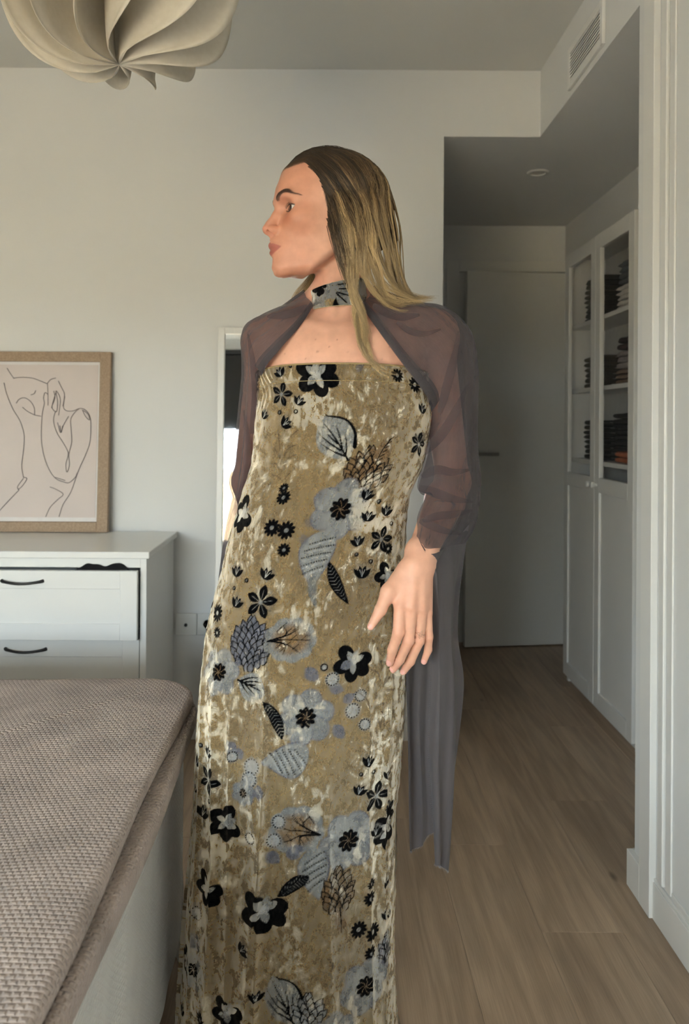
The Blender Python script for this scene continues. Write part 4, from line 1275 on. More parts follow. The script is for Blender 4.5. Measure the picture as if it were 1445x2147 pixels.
# ---- ring with a leaf on the ring finger
k0, k1 = np.array(FING[2][0][0]), np.array(FING[2][0][1])
cc = k0 + (k1 - k0) * 0.74; tdir = (k1 - k0) / np.linalg.norm(k1 - k0)
a_ax = np.cross(tdir, (0, 1, 0)); a_ax /= np.linalg.norm(a_ax); b_ax = np.cross(tdir, a_ax)
th = np.linspace(0, 2 * np.pi, 49)[:-1]
wv = np.array([cc + 0.0099 * (a_ax * math.cos(t) + b_ax * math.sin(t)) + tdir * 0.0012 * math.sin(2 * t) for t in np.r_[th, th[:1]]])
v, f = tube(wv, 0.00042, 8, cap=False)
M_gold = plain('pale_gold', (236, 206, 186), 0.2, 0.02, metallic=1.0)
rg = np_obj('finger_ring', v, f, M_gold, person)
fr = -1 if b_ax[1] > 0 else 1
top = cc + b_ax * fr * 0.0106
for tt in ((0.9, 0.5), (-0.2, 1.0)):
    d3 = a_ax * tt[0] + tdir * tt[1]; d3 /= np.linalg.norm(d3)
    wv = np.array([top + d3 * 0.007 * math.cos(t) + np.cross(d3, b_ax) * 0.0022 * math.sin(t) for t in np.linspace(0, 2 * np.pi, 33)])
    v, f = tube(wv, 0.00032, 6, cap=False)
    np_obj('leaf_loop', v, f, M_gold, rg)
# ================================================================== the gown: crushed velvet with a printed flower pattern
OUT = np.array([(740, 540, 893), (785, 537, 894), (813, 540, 900), (862, 537, 905), (892, 533, 903), (940, 530, 896), (983, 525, 885), (1032, 507, 860), (1090, 492, 853), (1118, 482, 852), (1150, 474, 852), (1197, 465, 853),
                (1263, 446, 855), (1332, 432, 855), (1440, 421, 850), (1509, 416, 846), (1612, 411, 838), (1699, 408, 828), (1758, 405, 827), (1897, 394, 824), (2000, 387, 826), (2139, 373, 832), (2200, 366, 836), (2260, 360, 840)], float)
oz = HC + (CY - OUT[:, 0]) / FPX * YB_
BD = np.array([(740, 0.112), (790, 0.118), (860, 0.128), (930, 0.114), (1010, 0.103), (1090, 0.108), (1200, 0.126), (1320, 0.136), (1500, 0.140), (1700, 0.142), (1900, 0.150), (2260, 0.170)], float)
bz_ = HC + (CY - BD[:, 0]) / FPX * YB_
NR, NF, NBK = 900, 430, 110                                   # rows, columns in front, columns behind
th = np.concatenate([np.linspace(0, np.pi, NF, endpoint=False), np.linspace(np.pi, 2 * np.pi, NBK, endpoint=False)])   # 0 = her left? picture right, pi = picture left
NCOL = len(th)
HEM = 0.012
ztop = 1.2865 - 0.016 * (1 - np.abs(np.sin(th)) ** 0.8) - np.where(th > np.pi, 0.014, 0)
tt = np.linspace(0, 1, NR)
Zg = ztop[None, :] + (HEM - ztop)[None, :] * tt[:, None]
def prof(zs, vs, z):
    o = np.argsort(zs)
    zf = np.linspace(zs.min(), zs.max(), 600); raw = np.interp(zf, zs[o], vs[o])
    k = np.hanning(25); k /= k.sum()
    return np.interp(z, zf, np.convolve(np.pad(raw, 12, 'edge'), k, 'valid'))
XLg = prof(oz, (OUT[:, 1] - CX) / FPX * YB_ * 1.0, Zg); XRg = prof(oz, (OUT[:, 2] - CX) / FPX * YB_, Zg)
# the roll of the camera leans the outline a little
XLg -= sR * (Zg - HC) ; XRg -= sR * (Zg - HC)
ag, cxg, bg = (XRg - XLg) / 2, (XLg + XRg) / 2, prof(bz_, BD[:, 1], Zg)
ct, st = np.cos(th)[None, :], np.sin(th)[None, :]
pw = 2 / 2.25
ex = np.sign(ct) * np.abs(ct) ** pw; ey = np.sign(st) * np.abs(st) ** pw
Xg = cxg + ag * ex; Yg = YB_ - bg * ey + 0.004
Nx, Ny = ex / ag, -ey / bg
nl = np.sqrt(Nx ** 2 + Ny ** 2); Nx, Ny = Nx / nl, Ny / nl
# picture position of every point (before folds) and arc length from the centre front
PXg = (Xg * cR + (Zg - HC) * sR) / Yg * FPX + CX
PYg = CY - (-Xg * sR + (Zg - HC) * cR) / Yg * FPX
seg = np.hypot(np.diff(Xg, axis=1, prepend=Xg[:, -1:]), np.diff(Yg, axis=1, prepend=Yg[:, -1:])); seg[:, 0] = 0
ARC = np.cumsum(seg, axis=1)
mid_c = int(np.argmin(np.abs(th - np.pi / 2)))
ARC = -(ARC - ARC[:, mid_c:mid_c + 1])                          # grows to picture right
SC = FPX / 1.345                                              # pixels per metre at the front of the gown
Ug = ARC * SC                                                 # arc length in picture pixels
front = (th < np.pi)
fc = np.where(front)[0]
# ---- folds: soft vertical pleats that fall from hip and bust
def fold_line(points, amp, width, sharp=1.0):
    """points: (py, px) of a crease; raises a ridge along it"""
    p = np.array(points, float)
    row_py = PYg[:, mid_c]
    px = np.interp(row_py, p[:, 0], p[:, 1])
    u = np.empty(NR)
    for i in range(NR):
        u[i] = np.interp(px[i], PXg[i, fc][::-1], Ug[i, fc][::-1])
    fade = np.clip((row_py - p[0, 0]) / 140, 0, 1) * np.clip((p[-1, 0] + 1 - row_py) / 100, 0, 1)
    x = (Ug - u[:, None]) / width
    x = np.where(np.abs(Ug - u[:, None]) > width * 5, 9, x)
    return (amp * fade)[:, None] * np.where(x < 0, np.exp(-np.abs(x) * 1.1), np.exp(-np.abs(x) * 3.2 * sharp))
disp = np.zeros_like(Zg)
for pts, amp, w in (([(1230, 560), (1500, 559), (1700, 553), (1900, 545), (2300, 528)], 0.0100, 26), ([(1360, 458), (1600, 455), (1800, 455), (2000, 446), (2300, 430)], 0.0110, 26),
                    ([(1380, 492), (1600, 484), (1800, 482), (2300, 470)], 0.006, 20), ([(1560, 510), (1800, 552), (2000, 525), (2300, 508)], 0.007, 24),
                    ([(1480, 618), (1800, 610), (2000, 590), (2300, 570)], 0.004, 30), ([(1420, 775), (1700, 770), (2000, 775), (2300, 780)], 0.006, 24),
                    ([(1150, 815), (1450, 818), (1800, 802), (2300, 806)], 0.006, 20), ([(1600, 690), (1900, 690), (2300, 700)], 0.004, 34), ([(1300, 436), (1700, 424), (2300, 395)], 0.005, 16)):
    disp += fold_line(pts, amp * 1.45, w)
ph = ARC * 26 + 1.4 * np.sin(Zg * 2.6)
disp += np.where(front[None, :], 0.0, 1.0) * 0.012 * np.sin(ARC * 60) * np.clip((0.75 - Zg) / 0.5, 0, 1)
disp += 0.0022 * np.sin(ph) * np.clip((0.95 - Zg) / 0.4, 0, 1)
# stitched top band: a shallow step under it, and slight gathering at the sides
row_from_top = ztop[None, :] - Zg
disp -= 0.0012 * np.exp(-((row_from_top - 0.0315) / 0.0016) ** 2) + 0.0006 * (row_from_top > 0.0315)
gath = np.clip((np.abs(Ug) - 150) / 60, 0, 1) * np.exp(-(row_from_top / 0.06) ** 2)
disp += 0.0020 * gath * np.sin(ARC * 520 + 6 * np.sin(Zg * 60)) + 0.0005 * np.clip((np.abs(Ug) - 110) / 80, 0, 1) * np.sin(Zg * 210 + ARC * 90)
Xg = Xg + Nx * disp; Yg = Yg + Ny * disp

# ---- print: painted per vertex in cloth coordinates (arc length, height)
V = PYg[:, mid_c][:, None] + 0 * Ug
GOLD, GREY, BLUE, PALE, BLK, BRN = (np.array(lin(c)) for c in ((138, 116, 80), (136, 136, 133), (96, 97, 108), (186, 187, 186), (8, 8, 10), (112, 86, 54)))
PRINT = np.tile(GOLD, (NR, NCOL, 1)); BLACKM = np.zeros((NR, NCOL))
rowpy = PYg[:, mid_c]
def u_of(px, py):
    i = int(np.clip(np.searchsorted(rowpy, py), 0, NR - 1))
    return float(np.interp(px, PXg[i, fc][::-1], Ug[i, fc][::-1]))
def v_of(px, py):
    """row value whose projected height at this column is py"""
    i = int(np.clip(np.searchsorted(rowpy, py), 0, NR - 1))
    j = int(fc[np.argmin(np.abs(PXg[i, fc] - px))])
    i2 = int(np.clip(np.searchsorted(PYg[:, j], py), 0, NR - 1))
    return float(rowpy[i2])
def win(v0, u0, r):
    i0, i1 = int(np.searchsorted(rowpy, v0 - r)), int(np.searchsorted(rowpy, v0 + r))
    i0 = min(i0, NR - 2); i1 = max(i1, i0 + 1)
    um = Ug[(i0 + i1) // 2]
    js = np.where(np.abs(um - u0) < r * 1.35 + 14)[0]
    if len(js) == 0:
        js = np.array([0])
    return (slice(i0, i1), slice(int(js[0]), int(js[-1]) + 1))
def paint(sl, m, c, a=1.0):
    m = np.clip(m, 0, 1) * a
    PRINT[sl] = PRINT[sl] * (1 - m[..., None]) + np.asarray(c) * m[..., None]
    if np.asarray(c).max() < 0.02:
        BLACKM[sl] = np.maximum(BLACKM[sl], m)
    else:
        BLACKM[sl] = BLACKM[sl] * (1 - m)
class At:
    """a brush standing at a place of the cloth; local coordinates in picture pixels"""
    def __init__(self, px, py, R=90, rot=0.0, raw=None):
        self.u0, self.v0 = (u_of(px, py), v_of(px, py)) if raw is None else raw
        self.sl = win(self.v0, self.u0, R)
        dx, dy = Ug[self.sl] - self.u0, V[self.sl] - self.v0
        dx = np.where(np.abs(dx) > 260, 999, dx)
        c, s = math.cos(rot), math.sin(rot)
        self.x, self.y = c * dx + s * dy, -s * dx + c * dy
    def ellipse(self, x, y, rx, ry, c, rot=0.0, a=1.0, soft=1.3):
        cc, ss = math.cos(rot), math.sin(rot)
        dx, dy = self.x - x, self.y - y
        X2, Y2 = cc * dx + ss * dy, -ss * dx + cc * dy
        q = np.sqrt((X2 / rx) ** 2 + (Y2 / ry) ** 2)
        paint(self.sl, (1 - q) * min(rx, ry) / soft + 0.5, c, a)
    def leaf(self, x, y, ang, L, w, c, a=1.0, tipx=0.5, curve=0.0):
        """lens-shaped leaf from its base (x,y) pointing along ang"""
        cc, ss = math.cos(ang), math.sin(ang)
        dx, dy = self.x - x, self.y - y
        t, n = (cc * dx + ss * dy) / L, (-ss * dx + cc * dy)
        n = n - curve * L * t * (1 - t) * 4
        tc_ = np.clip(t, 0, 1)
        hw = w * np.power(np.sin(np.pi * tc_ ** (math.log(0.5) / math.log(tipx))), 0.85)
        m = np.where((t > 0) & (t < 1), (hw - np.abs(n)) / 1.2 + 0.5, 0)
        paint(self.sl, m, c, a)
    def line(self, pts, w0, w1, c, a=1.0, dots=0):
        p = np.array(pts, float)
        if len(p) > 2:
            p = spline(p, 14)
        n = len(p) - 1
        for i in range(n):
            ax, ay = p[i]; bx_, by_ = p[i + 1]
            d2 = (bx_ - ax) ** 2 + (by_ - ay) ** 2 + 1e-9
            t = np.clip(((self.x - ax) * (bx_ - ax) + (self.y - ay) * (by_ - ay)) / d2, 0, 1)
            d = np.hypot(self.x - ax - t * (bx_ - ax), self.y - ay - t * (by_ - ay))
            w = w0 + (w1 - w0) * (i + 0.5) / n
            paint(self.sl, (w - d) / 1.0 + 0.5, c, a)
    def dots(self, pts, step, r, c):
        p = spline(np.array(pts, float), 60) if len(pts) > 2 else np.array(pts, float)
        p = resample(p, max(2, int(np.sum(np.linalg.norm(np.diff(p, axis=0), axis=1)) / step)))
        for q in p:
            self.ellipse(q[0], q[1], r, r, c)

def bud(px, py, s=1.0, rot=0.0, raw=None):
    s = s * 1.2
    b = At(px, py, 34 * s, rot, raw)
    b.ellipse(0, 0, 19 * s, 16 * s, GREY * 0.55, a=0.35, soft=6)
    for k in (-0.75, -0.25, 0.25, 0.75):
        b.leaf(0, 13 * s, -math.pi / 2 + k, 25 * s, 5.2 * s, BLK, 1.0, 0.45)
    for k in (-0.45, 0.0, 0.45):
        b.line([(0, 9 * s), (12 * s * math.sin(k), 9 * s - 14 * s * math.cos(k))], 0.7, 0.4, PALE, 0.75)
def dotbud(px, py, s=1.0, raw=None):
    b = At(px, py, 16 * s, 0, raw)
    b.ellipse(0, 0, 5.5 * s, 5.5 * s, BLK); b.ellipse(-0.5, -0.5, 2.2 * s, 2.2 * s, GREY * 0.5)
def daisy(px, py, r=18, raw=None, n=11):
    b = At(px, py, r + 6, 0, raw)
    for k in range(n):
        a_ = 2 * math.pi * k / n + 0.2
        b.ellipse(0.66 * r * math.cos(a_), 0.66 * r * math.sin(a_), r * 0.36, r * 0.20, BLK, rot=a_)
    b.ellipse(0, 0, r * 0.50, r * 0.50, BLK)
    b.ellipse(0, 0, r * 0.24, r * 0.24, GREY, a=0.75)
def star(px, py, r=26, rot=0.0, raw=None):
    b = At(px, py, r * 1.5, rot, raw)
    b.ellipse(0, 0, r * 1.0, r * 1.0, GREY * 0.6, a=0.35, soft=9)
    for k in range(5):
        a_ = 2 * math.pi * k / 5 - math.pi / 2
        b.leaf(2 * math.cos(a_), 2 * math.sin(a_), a_, r * 1.1, r * 0.30, BLK, 1, 0.55)
        b.line([(4 * math.cos(a_), 4 * math.sin(a_)), (r * 0.8 * math.cos(a_), r * 0.8 * math.sin(a_))], 0.6, 0.4, GREY, 0.6)
    b.ellipse(0, 0, r * 0.16, r * 0.16, GREY)
def blackflower(px, py, r=40, rot=0.0, raw=None):
    b = At(px, py, r * 1.5, rot, raw)
    for k, (a_, s) in enumerate(((-2.6, 1.0), (-0.5, 0.95), (0.35, 1.0), (1.35, 0.95), (2.5, 1.0))):
        b.ellipse(0.62 * r * math.cos(a_), 0.62 * r * math.sin(a_), 0.50 * r * s, 0.40 * r * s, BLK, rot=a_)
    for a_ in (-1.6, -2.4, -0.8, 1.2, 2.4):
        b.leaf(0, 0, a_, r * 0.66, r * 0.17, GREY, 0.95, 0.5)
    b.ellipse(0, 0, r * 0.2, r * 0.18, PALE, a=0.8)
def bigflower(px, py, r=62, rot=0.0, raw=None, petal=None):
    petal = GREY if petal is None else petal
    b = At(px, py, r * 1.35, rot, raw)
    for k in range(6):
        a_ = 2 * math.pi * k / 6 - math.pi / 2
        b.ellipse(0.60 * r * math.cos(a_), 0.60 * r * math.sin(a_), 0.46 * r, 0.43 * r, BLUE, rot=a_, soft=3)
        b.ellipse(0.59 * r * math.cos(a_), 0.59 * r * math.sin(a_), 0.42 * r, 0.39 * r, petal * (0.92 + 0.16 * (k % 2)), rot=a_, soft=4)
        b.ellipse(0.80 * r * math.cos(a_), 0.80 * r * math.sin(a_), 0.14 * r, 0.20 * r, BLUE, rot=a_, a=0.35, soft=8)
    for k in range(9):
        a_ = 2 * math.pi * k / 9 + 0.3
        b.ellipse(0.22 * r * math.cos(a_), 0.24 * r * math.sin(a_), 0.16 * r, 0.10 * r, BLK, rot=a_)
    b.ellipse(0, 0, 0.24 * r, 0.26 * r, BLK)
    for k in range(7):
        a_ = 2 * math.pi * k / 7
        b.line([(0, 0), (0.15 * r * math.cos(a_ + 0.3), 0.15 * r * math.sin(a_ + 0.3)), (0.30 * r * math.cos(a_), 0.30 * r * math.sin(a_))], 0.5, 0.35, BRN, 0.7)
def veinleaf(px, py, L=105, w=42, ang=1.05, raw=None, edge=True):
    """pale leaf with branching black veins, base at (px,py)+L*dir"""
    b = At(px, py, L * 1.2, 0, raw)
    b.leaf(0, 0, ang, L, w, GREY, 1.0, 0.48)
    c, s = math.cos(ang), math.sin(ang)
    f = lambda t, n: (c * L * t - s * n, s * L * t + c * n)
    if edge:
        b.line([f(0.03, -w * 0.2), f(0.3, -w * 0.92), f(0.6, -w * 1.0), f(0.85, -w * 0.6)], 1.6, 4.2, BLK)
    b.line([f(0.15, w * 0.1), f(0.5, w * 0.02), f(1.0, 0)], 0.9, 2.6, BLK)
    for t0, n0, t1, n1 in ((0.22, 0.62, 0.75, 0.10), (0.40, 0.80, 0.90, 0.05), (0.30, -0.35, 0.72, -0.05), (0.50, -0.55, 0.9, -0.02), (0.34, 0.25, 0.60, 0.05)):
        b.line([f(t0, n0 * w), f((t0 + t1) / 2, (n0 * 0.6 + n1 * 0.4) * w), f(t1, n1 * w)], 0.8, 2.2, BLK)
def pinecone(px, py, rx=48, ry=44, ground=None, raw=None, petal=True, seed=3):
    ground = BRN if ground is None else ground
    b = At(px, py, max(rx, ry) * 1.5, 0, raw)
    b.ellipse(0, 0, rx, ry, ground, soft=2)
    rg = np.random.default_rng(seed)
    yy = -ry * 1.0; row_ = 0
    while yy < ry:
        half = rx * math.sqrt(max(0.02, 1 - (yy / ry) ** 2))
        n = max(2, int(half * 2 / 15))
        for k in range(n):
            xx = -half + (k + 0.5 + 0.25 * (row_ % 2)) * 2 * half / n
            if abs(xx) > rx * 1.05: continue
            ang = 0.9 * xx / rx
            b.leaf(xx - 9 * math.sin(ang), yy + 9, -math.pi / 2 + ang, 22, 7.5, ground * (0.75 + 0.5 * rg.random()), 1, 0.45)
            c, s = math.cos(-math.pi / 2 + ang), math.sin(-math.pi / 2 + ang)
            bx_, by_ = xx - 9 * math.sin(ang), yy + 9
            F2 = lambda t, m: (bx_ + c * 22 * t - s * m, by_ + s * 22 * t + c * m)
            b.line([F2(0.05, 5), F2(0.45, 7.5), F2(1.0, 0.3)], 1.3, 1.0, BLK); b.line([F2(0.05, -5), F2(0.45, -7.5), F2(1.0, -0.3)], 1.3, 1.0, BLK)
        yy += 11; row_ += 1
def roundleaf(px, py, r=52, raw=None, flip=1, rot=0.0):
    b = At(px, py, r * 1.4, rot, raw)
    for k in range(9):
        a_ = 2 * math.pi * k / 9
        b.ellipse(0.62 * r * math.cos(a_), 0.55 * r * math.sin(a_), 0.38 * r, 0.36 * r, GREY * 0.95, soft=2.5)
    b.ellipse(0.0, 0.0, 0.70 * r, 0.58 * r, BRN * 1.25, a=0.85, soft=12)
    for a_, L_ in ((0.0, 1.0), (0.45, 0.85), (-0.45, 0.8), (0.9, 0.6), (-0.95, 0.55)):
        ex_, ey_ = -0.85 * r * flip + flip * r * 1.55 * L_ * math.cos(a_), r * 1.25 * L_ * math.sin(a_)
        b.line([(-0.85 * r * flip, 0.05 * r), (-0.2 * r * flip, 0.35 * ey_), (ex_, ey_)], 1.9, 0.8, BLK)
        for q in (0.55, 0.8):
            mx, my_ = -0.85 * r * flip + (ex_ + 0.85 * r * flip) * q, ey_ * q
            b.line([(mx, my_), (mx + flip * r * 0.22, my_ - r * 0.20)], 1.0, 0.6, BLK)
def stripeleaf(px, py, L=118, w=36, ang=1.35, raw=None, curve=0.10):
    b = At(px, py, L * 1.2, 0, raw)
    b.leaf(0, 0, ang, L, w + 3, BLUE * 0.9, 1, 0.36, curve); b.leaf(0, 0, ang, L * 0.98, w, GREY, 1, 0.36, curve)
    c, s = math.cos(ang), math.sin(ang)
    f = lambda t, n: (c * L * t - s * (n + curve * L * t * (1 - t) * 4), s * L * t + c * (n + curve * L * t * (1 - t) * 4))
    for k, t in enumerate((0.14, 0.27, 0.40, 0.53, 0.66)):
        wv_ = w * math.sin(math.pi * t ** 0.68) ** 0.85
        b.dots([f(t - 0.05, -wv_ * 0.85), f(t + 0.03, -wv_ * 0.1), f(t + 0.14, wv_ * 0.75)], 4.6, 1.7, BLK)
        b.line([f(t, -wv_ * 0.8), f(t + 0.08, -wv_ * 0.1), f(t + 0.19, wv_ * 0.7)], 1.1, 1.1, PALE, 0.4)
def darkleaf(px, py, L=100, w=15, ang=1.1, raw=None, c=None):
    c = BLK if c is None else c
    b = At(px, py, L * 1.15, 0, raw)
    b.leaf(0, 0, ang, L, w, c, 1, 0.42, 0.06)
    cc, ss = math.cos(ang), math.sin(ang)
    for t in np.linspace(0.12, 0.85, 11):
        for sg in (-1, 1):
            hw = w * math.sin(math.pi * t ** 0.8) * 0.75
            b.line([(cc * L * t - ss * 0.24 * L * t * (1 - t), ss * L * t + cc * 0.24 * L * t * (1 - t)), (cc * L * (t - 0.05) - ss * (sg * hw + 0.24 * L * t * (1 - t)), ss * L * (t - 0.05) + cc * (sg * hw + 0.24 * L * t * (1 - t)))], 0.4, 0.4, GREY, 0.55)
def twig(px, py, s=1.0, rot=0.0, raw=None, flip=1):
    b = At(px, py, 100 * s, rot, raw)
    tb = lin((60, 40, 26))
    tb = np.array(tb)
    for p in ([(-18, -62), (-10, -30), (-4, -6)], [(28, -62), (12, -48), (2, -30)], [(26, -32), (10, -24), (4, -10)], [(-22, -26), (-12, -16), (-4, -4)], [(30, -12), (14, -4), (6, 22)],
              [(-28, 4), (-12, 6), (0, 18)], [(46, 8), (28, 20), (18, 38)], [(-16, 28), (0, 32), (14, 40)], [(-8, 44), (-16, 54), (-18, 70)]):
        b.line([(q[0] * s * flip, q[1] * s) for q in p], 0.9 * s, 0.7 * s, tb, 0.95)
def blueleaf(px, py, L=34, w=11, ang=0.7, raw=None, a=0.9):
    b = At(px, py, L * 1.2, 0, raw)
    b.leaf(0, 0, ang, L, w, BLUE, a, 0.45)
def dotflower(px, py, r=17, raw=None):
    b = At(px, py, r * 1.5, 0, raw)
    b.ellipse(0, 0, r, r, PALE * 0.8, a=0.75, soft=4)
    t_ = np.linspace(0, 2 * np.pi, 16)[:-1]
    for k in t_:
        b.ellipse(r * 0.85 * math.cos(k), r * 0.85 * math.sin(k), 1.9, 1.9, BLK)

# -- soft tone in the ground: golden and greyish areas of the dyed cloth
lowf = (np.sin(Ug * 0.021 + 0.8) * np.sin(V * 0.013 + 0.4) + np.sin(Ug * 0.011 - V * 0.017) + 0.6 * np.sin(Ug * 0.043 + V * 0.031)) / 2.6
PRINT = PRINT * (1 + 0.10 * lowf[..., None]) * (1 - 0.05 * np.clip(-lowf, 0, 1)[..., None] * np.array([1.0, 0.6, -1.4]))
# -- first print repeat, bodice
blackflower(664, 786, 44, 0.0); bud(586, 778, 0.75, -0.4); dotbud(609, 766, 0.8); star(590, 826, 24, 0.3); bud(628, 838, 0.75, 0.5); dotbud(586, 864); dotbud(620, 862)
bud(600, 884, 0.85, 0.9); bud(554, 868, 0.7, 0.5); blueleaf(748, 778, 26, 7, -0.9, a=0.6); daisy(834, 787, 15); daisy(872, 806, 18); bud(887, 855, 0.8, 0.3); bud(881, 920, 1.05, 0.3); star(878, 930, 24, 0.2)
twig(590, 965, 1.05); twig(838, 868, 0.9, 0.35, None, -1); twig(842, 905, 0.6, 0.9)
veinleaf(676, 872, 112, 40, 0.95); pinecone(770, 985, 50, 40, None, None, True, 3); b = At(800, 948, 60); b.leaf(-10, 26, -1.1, 62, 18, BRN * 1.1, 1, 0.5); b.line([(-10, 26), (2, -6), (18, -30)], 1.0, 1.4, BLK)
for q in range(6):
    b.line([(-6 + 4 * q, 18 - 9 * q), (4 + 4 * q, 12 - 9 * q)], 1.2, 1.0, BLK)
bigflower(714, 1066, 62); stripeleaf(690, 1112, 122, 34, 1.75); darkleaf(690, 1178, 104, 13, 1.05); darkleaf(655, 1200, 78, 9, 1.35, None, GREY * 0.6)
daisy(595, 1022, 11); daisy(594, 1042, 16); daisy(570, 1105, 19); daisy(600, 1112, 20); daisy(595, 1153, 15); blackflower(508, 1076, 38, 1.1)
for x_, y_, s_2, r_2 in ((772, 1035, 0.8, 0.3), (812, 1068, 0.8, 0.2), (773, 1081, 0.85, 0.1), (750, 1132, 0.8, -0.2), (760, 1197, 0.95, 0.0)): bud(x_, y_, s_2, r_2)
dotbud(795, 1050); dotbud(821, 1097); dotbud(748, 1162, 0.9); dotbud(778, 1177); star(800, 1130, 26, 0.2); blackflower(812, 1205, 30, 0.5); daisy(815, 1150, 13)
blueleaf(655, 1045, 26, 9, -0.3, None, 0.4); blueleaf(640, 1090, 24, 9, 0.5, None, 0.4); blueleaf(632, 1120, 26, 9, 1.0, None, 0.5)
bud(497, 1196, 0.9, 0.1); bud(560, 1202, 0.9, 0.4); dotbud(517, 1217); dotbud(492, 1232, 0.9); bud(498, 1261, 0.85, 0.3); star(547, 1262, 32, 0.15); daisy(458, 1285, 20); daisy(457, 1325, 13)
# -- hip band
pinecone(524, 1351, 48, 50, BLUE, None, True, 5); roundleaf(610, 1340, 54); veinleaf(560, 1452, 70, 32, math.pi + 0.3, None, False); bigflower(462, 1408, 50, 0.3)
blackflower(741, 1388, 40, 0.3); bigflower(641, 1504, 58, 0.2); stripeleaf(648, 1575, 98, 34, 2.95, None, -0.12); darkleaf(592, 1550, 96, 12, -2.05); blueleaf(640, 1400, 40, 14, 0.75); blueleaf(715, 1400, 30, 10, -0.5); blueleaf(700, 1520, 38, 13, 0.9); blueleaf(690, 1440, 34, 12, 0.3)
blueleaf(720, 1472, 30, 11, -0.6); dotflower(697, 1423, 15); dotflower(757, 1457, 14); dotflower(740, 1490, 17); dotflower(764, 1518, 13); dotflower(680, 1398, 8)
twig(800, 1440, 1.2, 0.1, None, -1); twig(805, 1375, 0.8, -0.4); twig(800, 1530, 0.9, 0.3)
for x_, y_, s_2 in ((773, 1592, 0.85), (812, 1620, 0.7), (755, 1655, 0.8), (446, 1572, 0.8), (420, 1592, 0.9), (432, 1700, 1.0), (415, 1650, 0.7)): bud(x_, y_, s_2, 0.3)
dotbud(785, 1617); dotbud(757, 1622, 0.9); star(790, 1668, 30, 0.2); star(445, 1632, 28, 0.4); dotbud(430, 1560); dotbud(447, 1676); daisy(815, 1690, 15)
blueleaf(478, 1552, 34, 12, 0.8); blueleaf(500, 1568, 26, 10, 1.2); dotflower(490, 1585, 12); dotflower(530, 1605, 18); dotflower(525, 1632, 18); blueleaf(505, 1650, 40, 16, 0.2); blueleaf(545, 1640, 34, 10, 1.4); bigflower(512, 1660, 26, 0.0)
# -- second repeat, skirt
blackflower(478, 1722, 36, 1.2); roundleaf(622, 1738, 58, None, -1, 0.15); bigflower(732, 1762, 62, 0.4); stripeleaf(660, 1775, 110, 30, 1.45, None, 0.06); darkleaf(648, 1836, 76, 15, 2.55); pinecone(708, 1870, 36, 44, None, None, True, 8)
b = At(712, 1930, 60); b.leaf(0, -28, 1.45, 56, 15, BRN, 1, 0.45); b.line([(0, -28), (4, 0), (6, 27)], 1.4, 1.0, BLK)
dotflower(585, 1720, 15); dotflower(575, 1760, 16); dotflower(528, 1752, 13); blueleaf(600, 1790, 40, 16, -0.4); blueleaf(560, 1785, 34, 14, 0.6)
star(818, 1705, 26, 0.6); blackflower(812, 1735, 40, 1.3); bud(790, 1742, 0.8); daisy(778, 1850, 12); daisy(775, 1880, 16); daisy(753, 1948, 19); daisy(782, 1952, 20); daisy(776, 1995, 16); bud(810, 1848, 0.8, 0.3); bud(806, 1912, 0.7, 0.2); bud(818, 1912, 0.6, -0.2)
blackflower(442, 1858, 36, 0.4); blackflower(556, 1902, 46, 0.2); dotflower(405, 1900, 10); dotflower(420, 1912, 16); twig(462, 1930, 1.0, 0.5); blueleaf(410, 1950, 44, 18, 0.8); blueleaf(400, 1985, 40, 16, 0.2); bud(513, 1985, 0.8, 0.8); blackflower(398, 2010, 30, 0.8); bigflower(412, 2030, 40, 0.4)
twig(700, 2030, 1.0, 0.2); pinecone(806, 2000, 28, 48, BLUE, None, True, 9); bigflower(766, 2066, 58, 0.3); twig(452, 2030, 0.9, -0.3); veinleaf(572, 2042, 116, 36, 1.15); pinecone(645, 2120, 34, 30, PALE * 0.6, None, True, 12); twig(810, 2080, 0.7)
blackflower(480, 2120, 34, 0.3); daisy(430, 2130, 15); bud(390, 2110, 0.8); bud(540, 2080, 0.8); bigflower(700, 2170, 50)
# -- scattered over the back of the gown so the pattern runs all round
rb = np.random.default_rng(11)
for k in range(46):
    uu_ = -(290 + 560 * rb.random())
    raw = (uu_, 800 + 1350 * rb.random())
    kind = k % 6
    if kind == 0: bigflower(0, 0, 54, rb.random() * 3, raw)
    elif kind == 1: blackflower(0, 0, 40, rb.random() * 3, raw)
    elif kind == 2: pinecone(0, 0, 42, 40, BRN, raw, True, k)
    elif kind == 3: veinleaf(0, 0, 100, 36, rb.random() * 3, raw)
    elif kind == 4: star(0, 0, 28, rb.random() * 3, raw)
    else: bud(0, 0, 1.0, rb.random() * 3, raw)

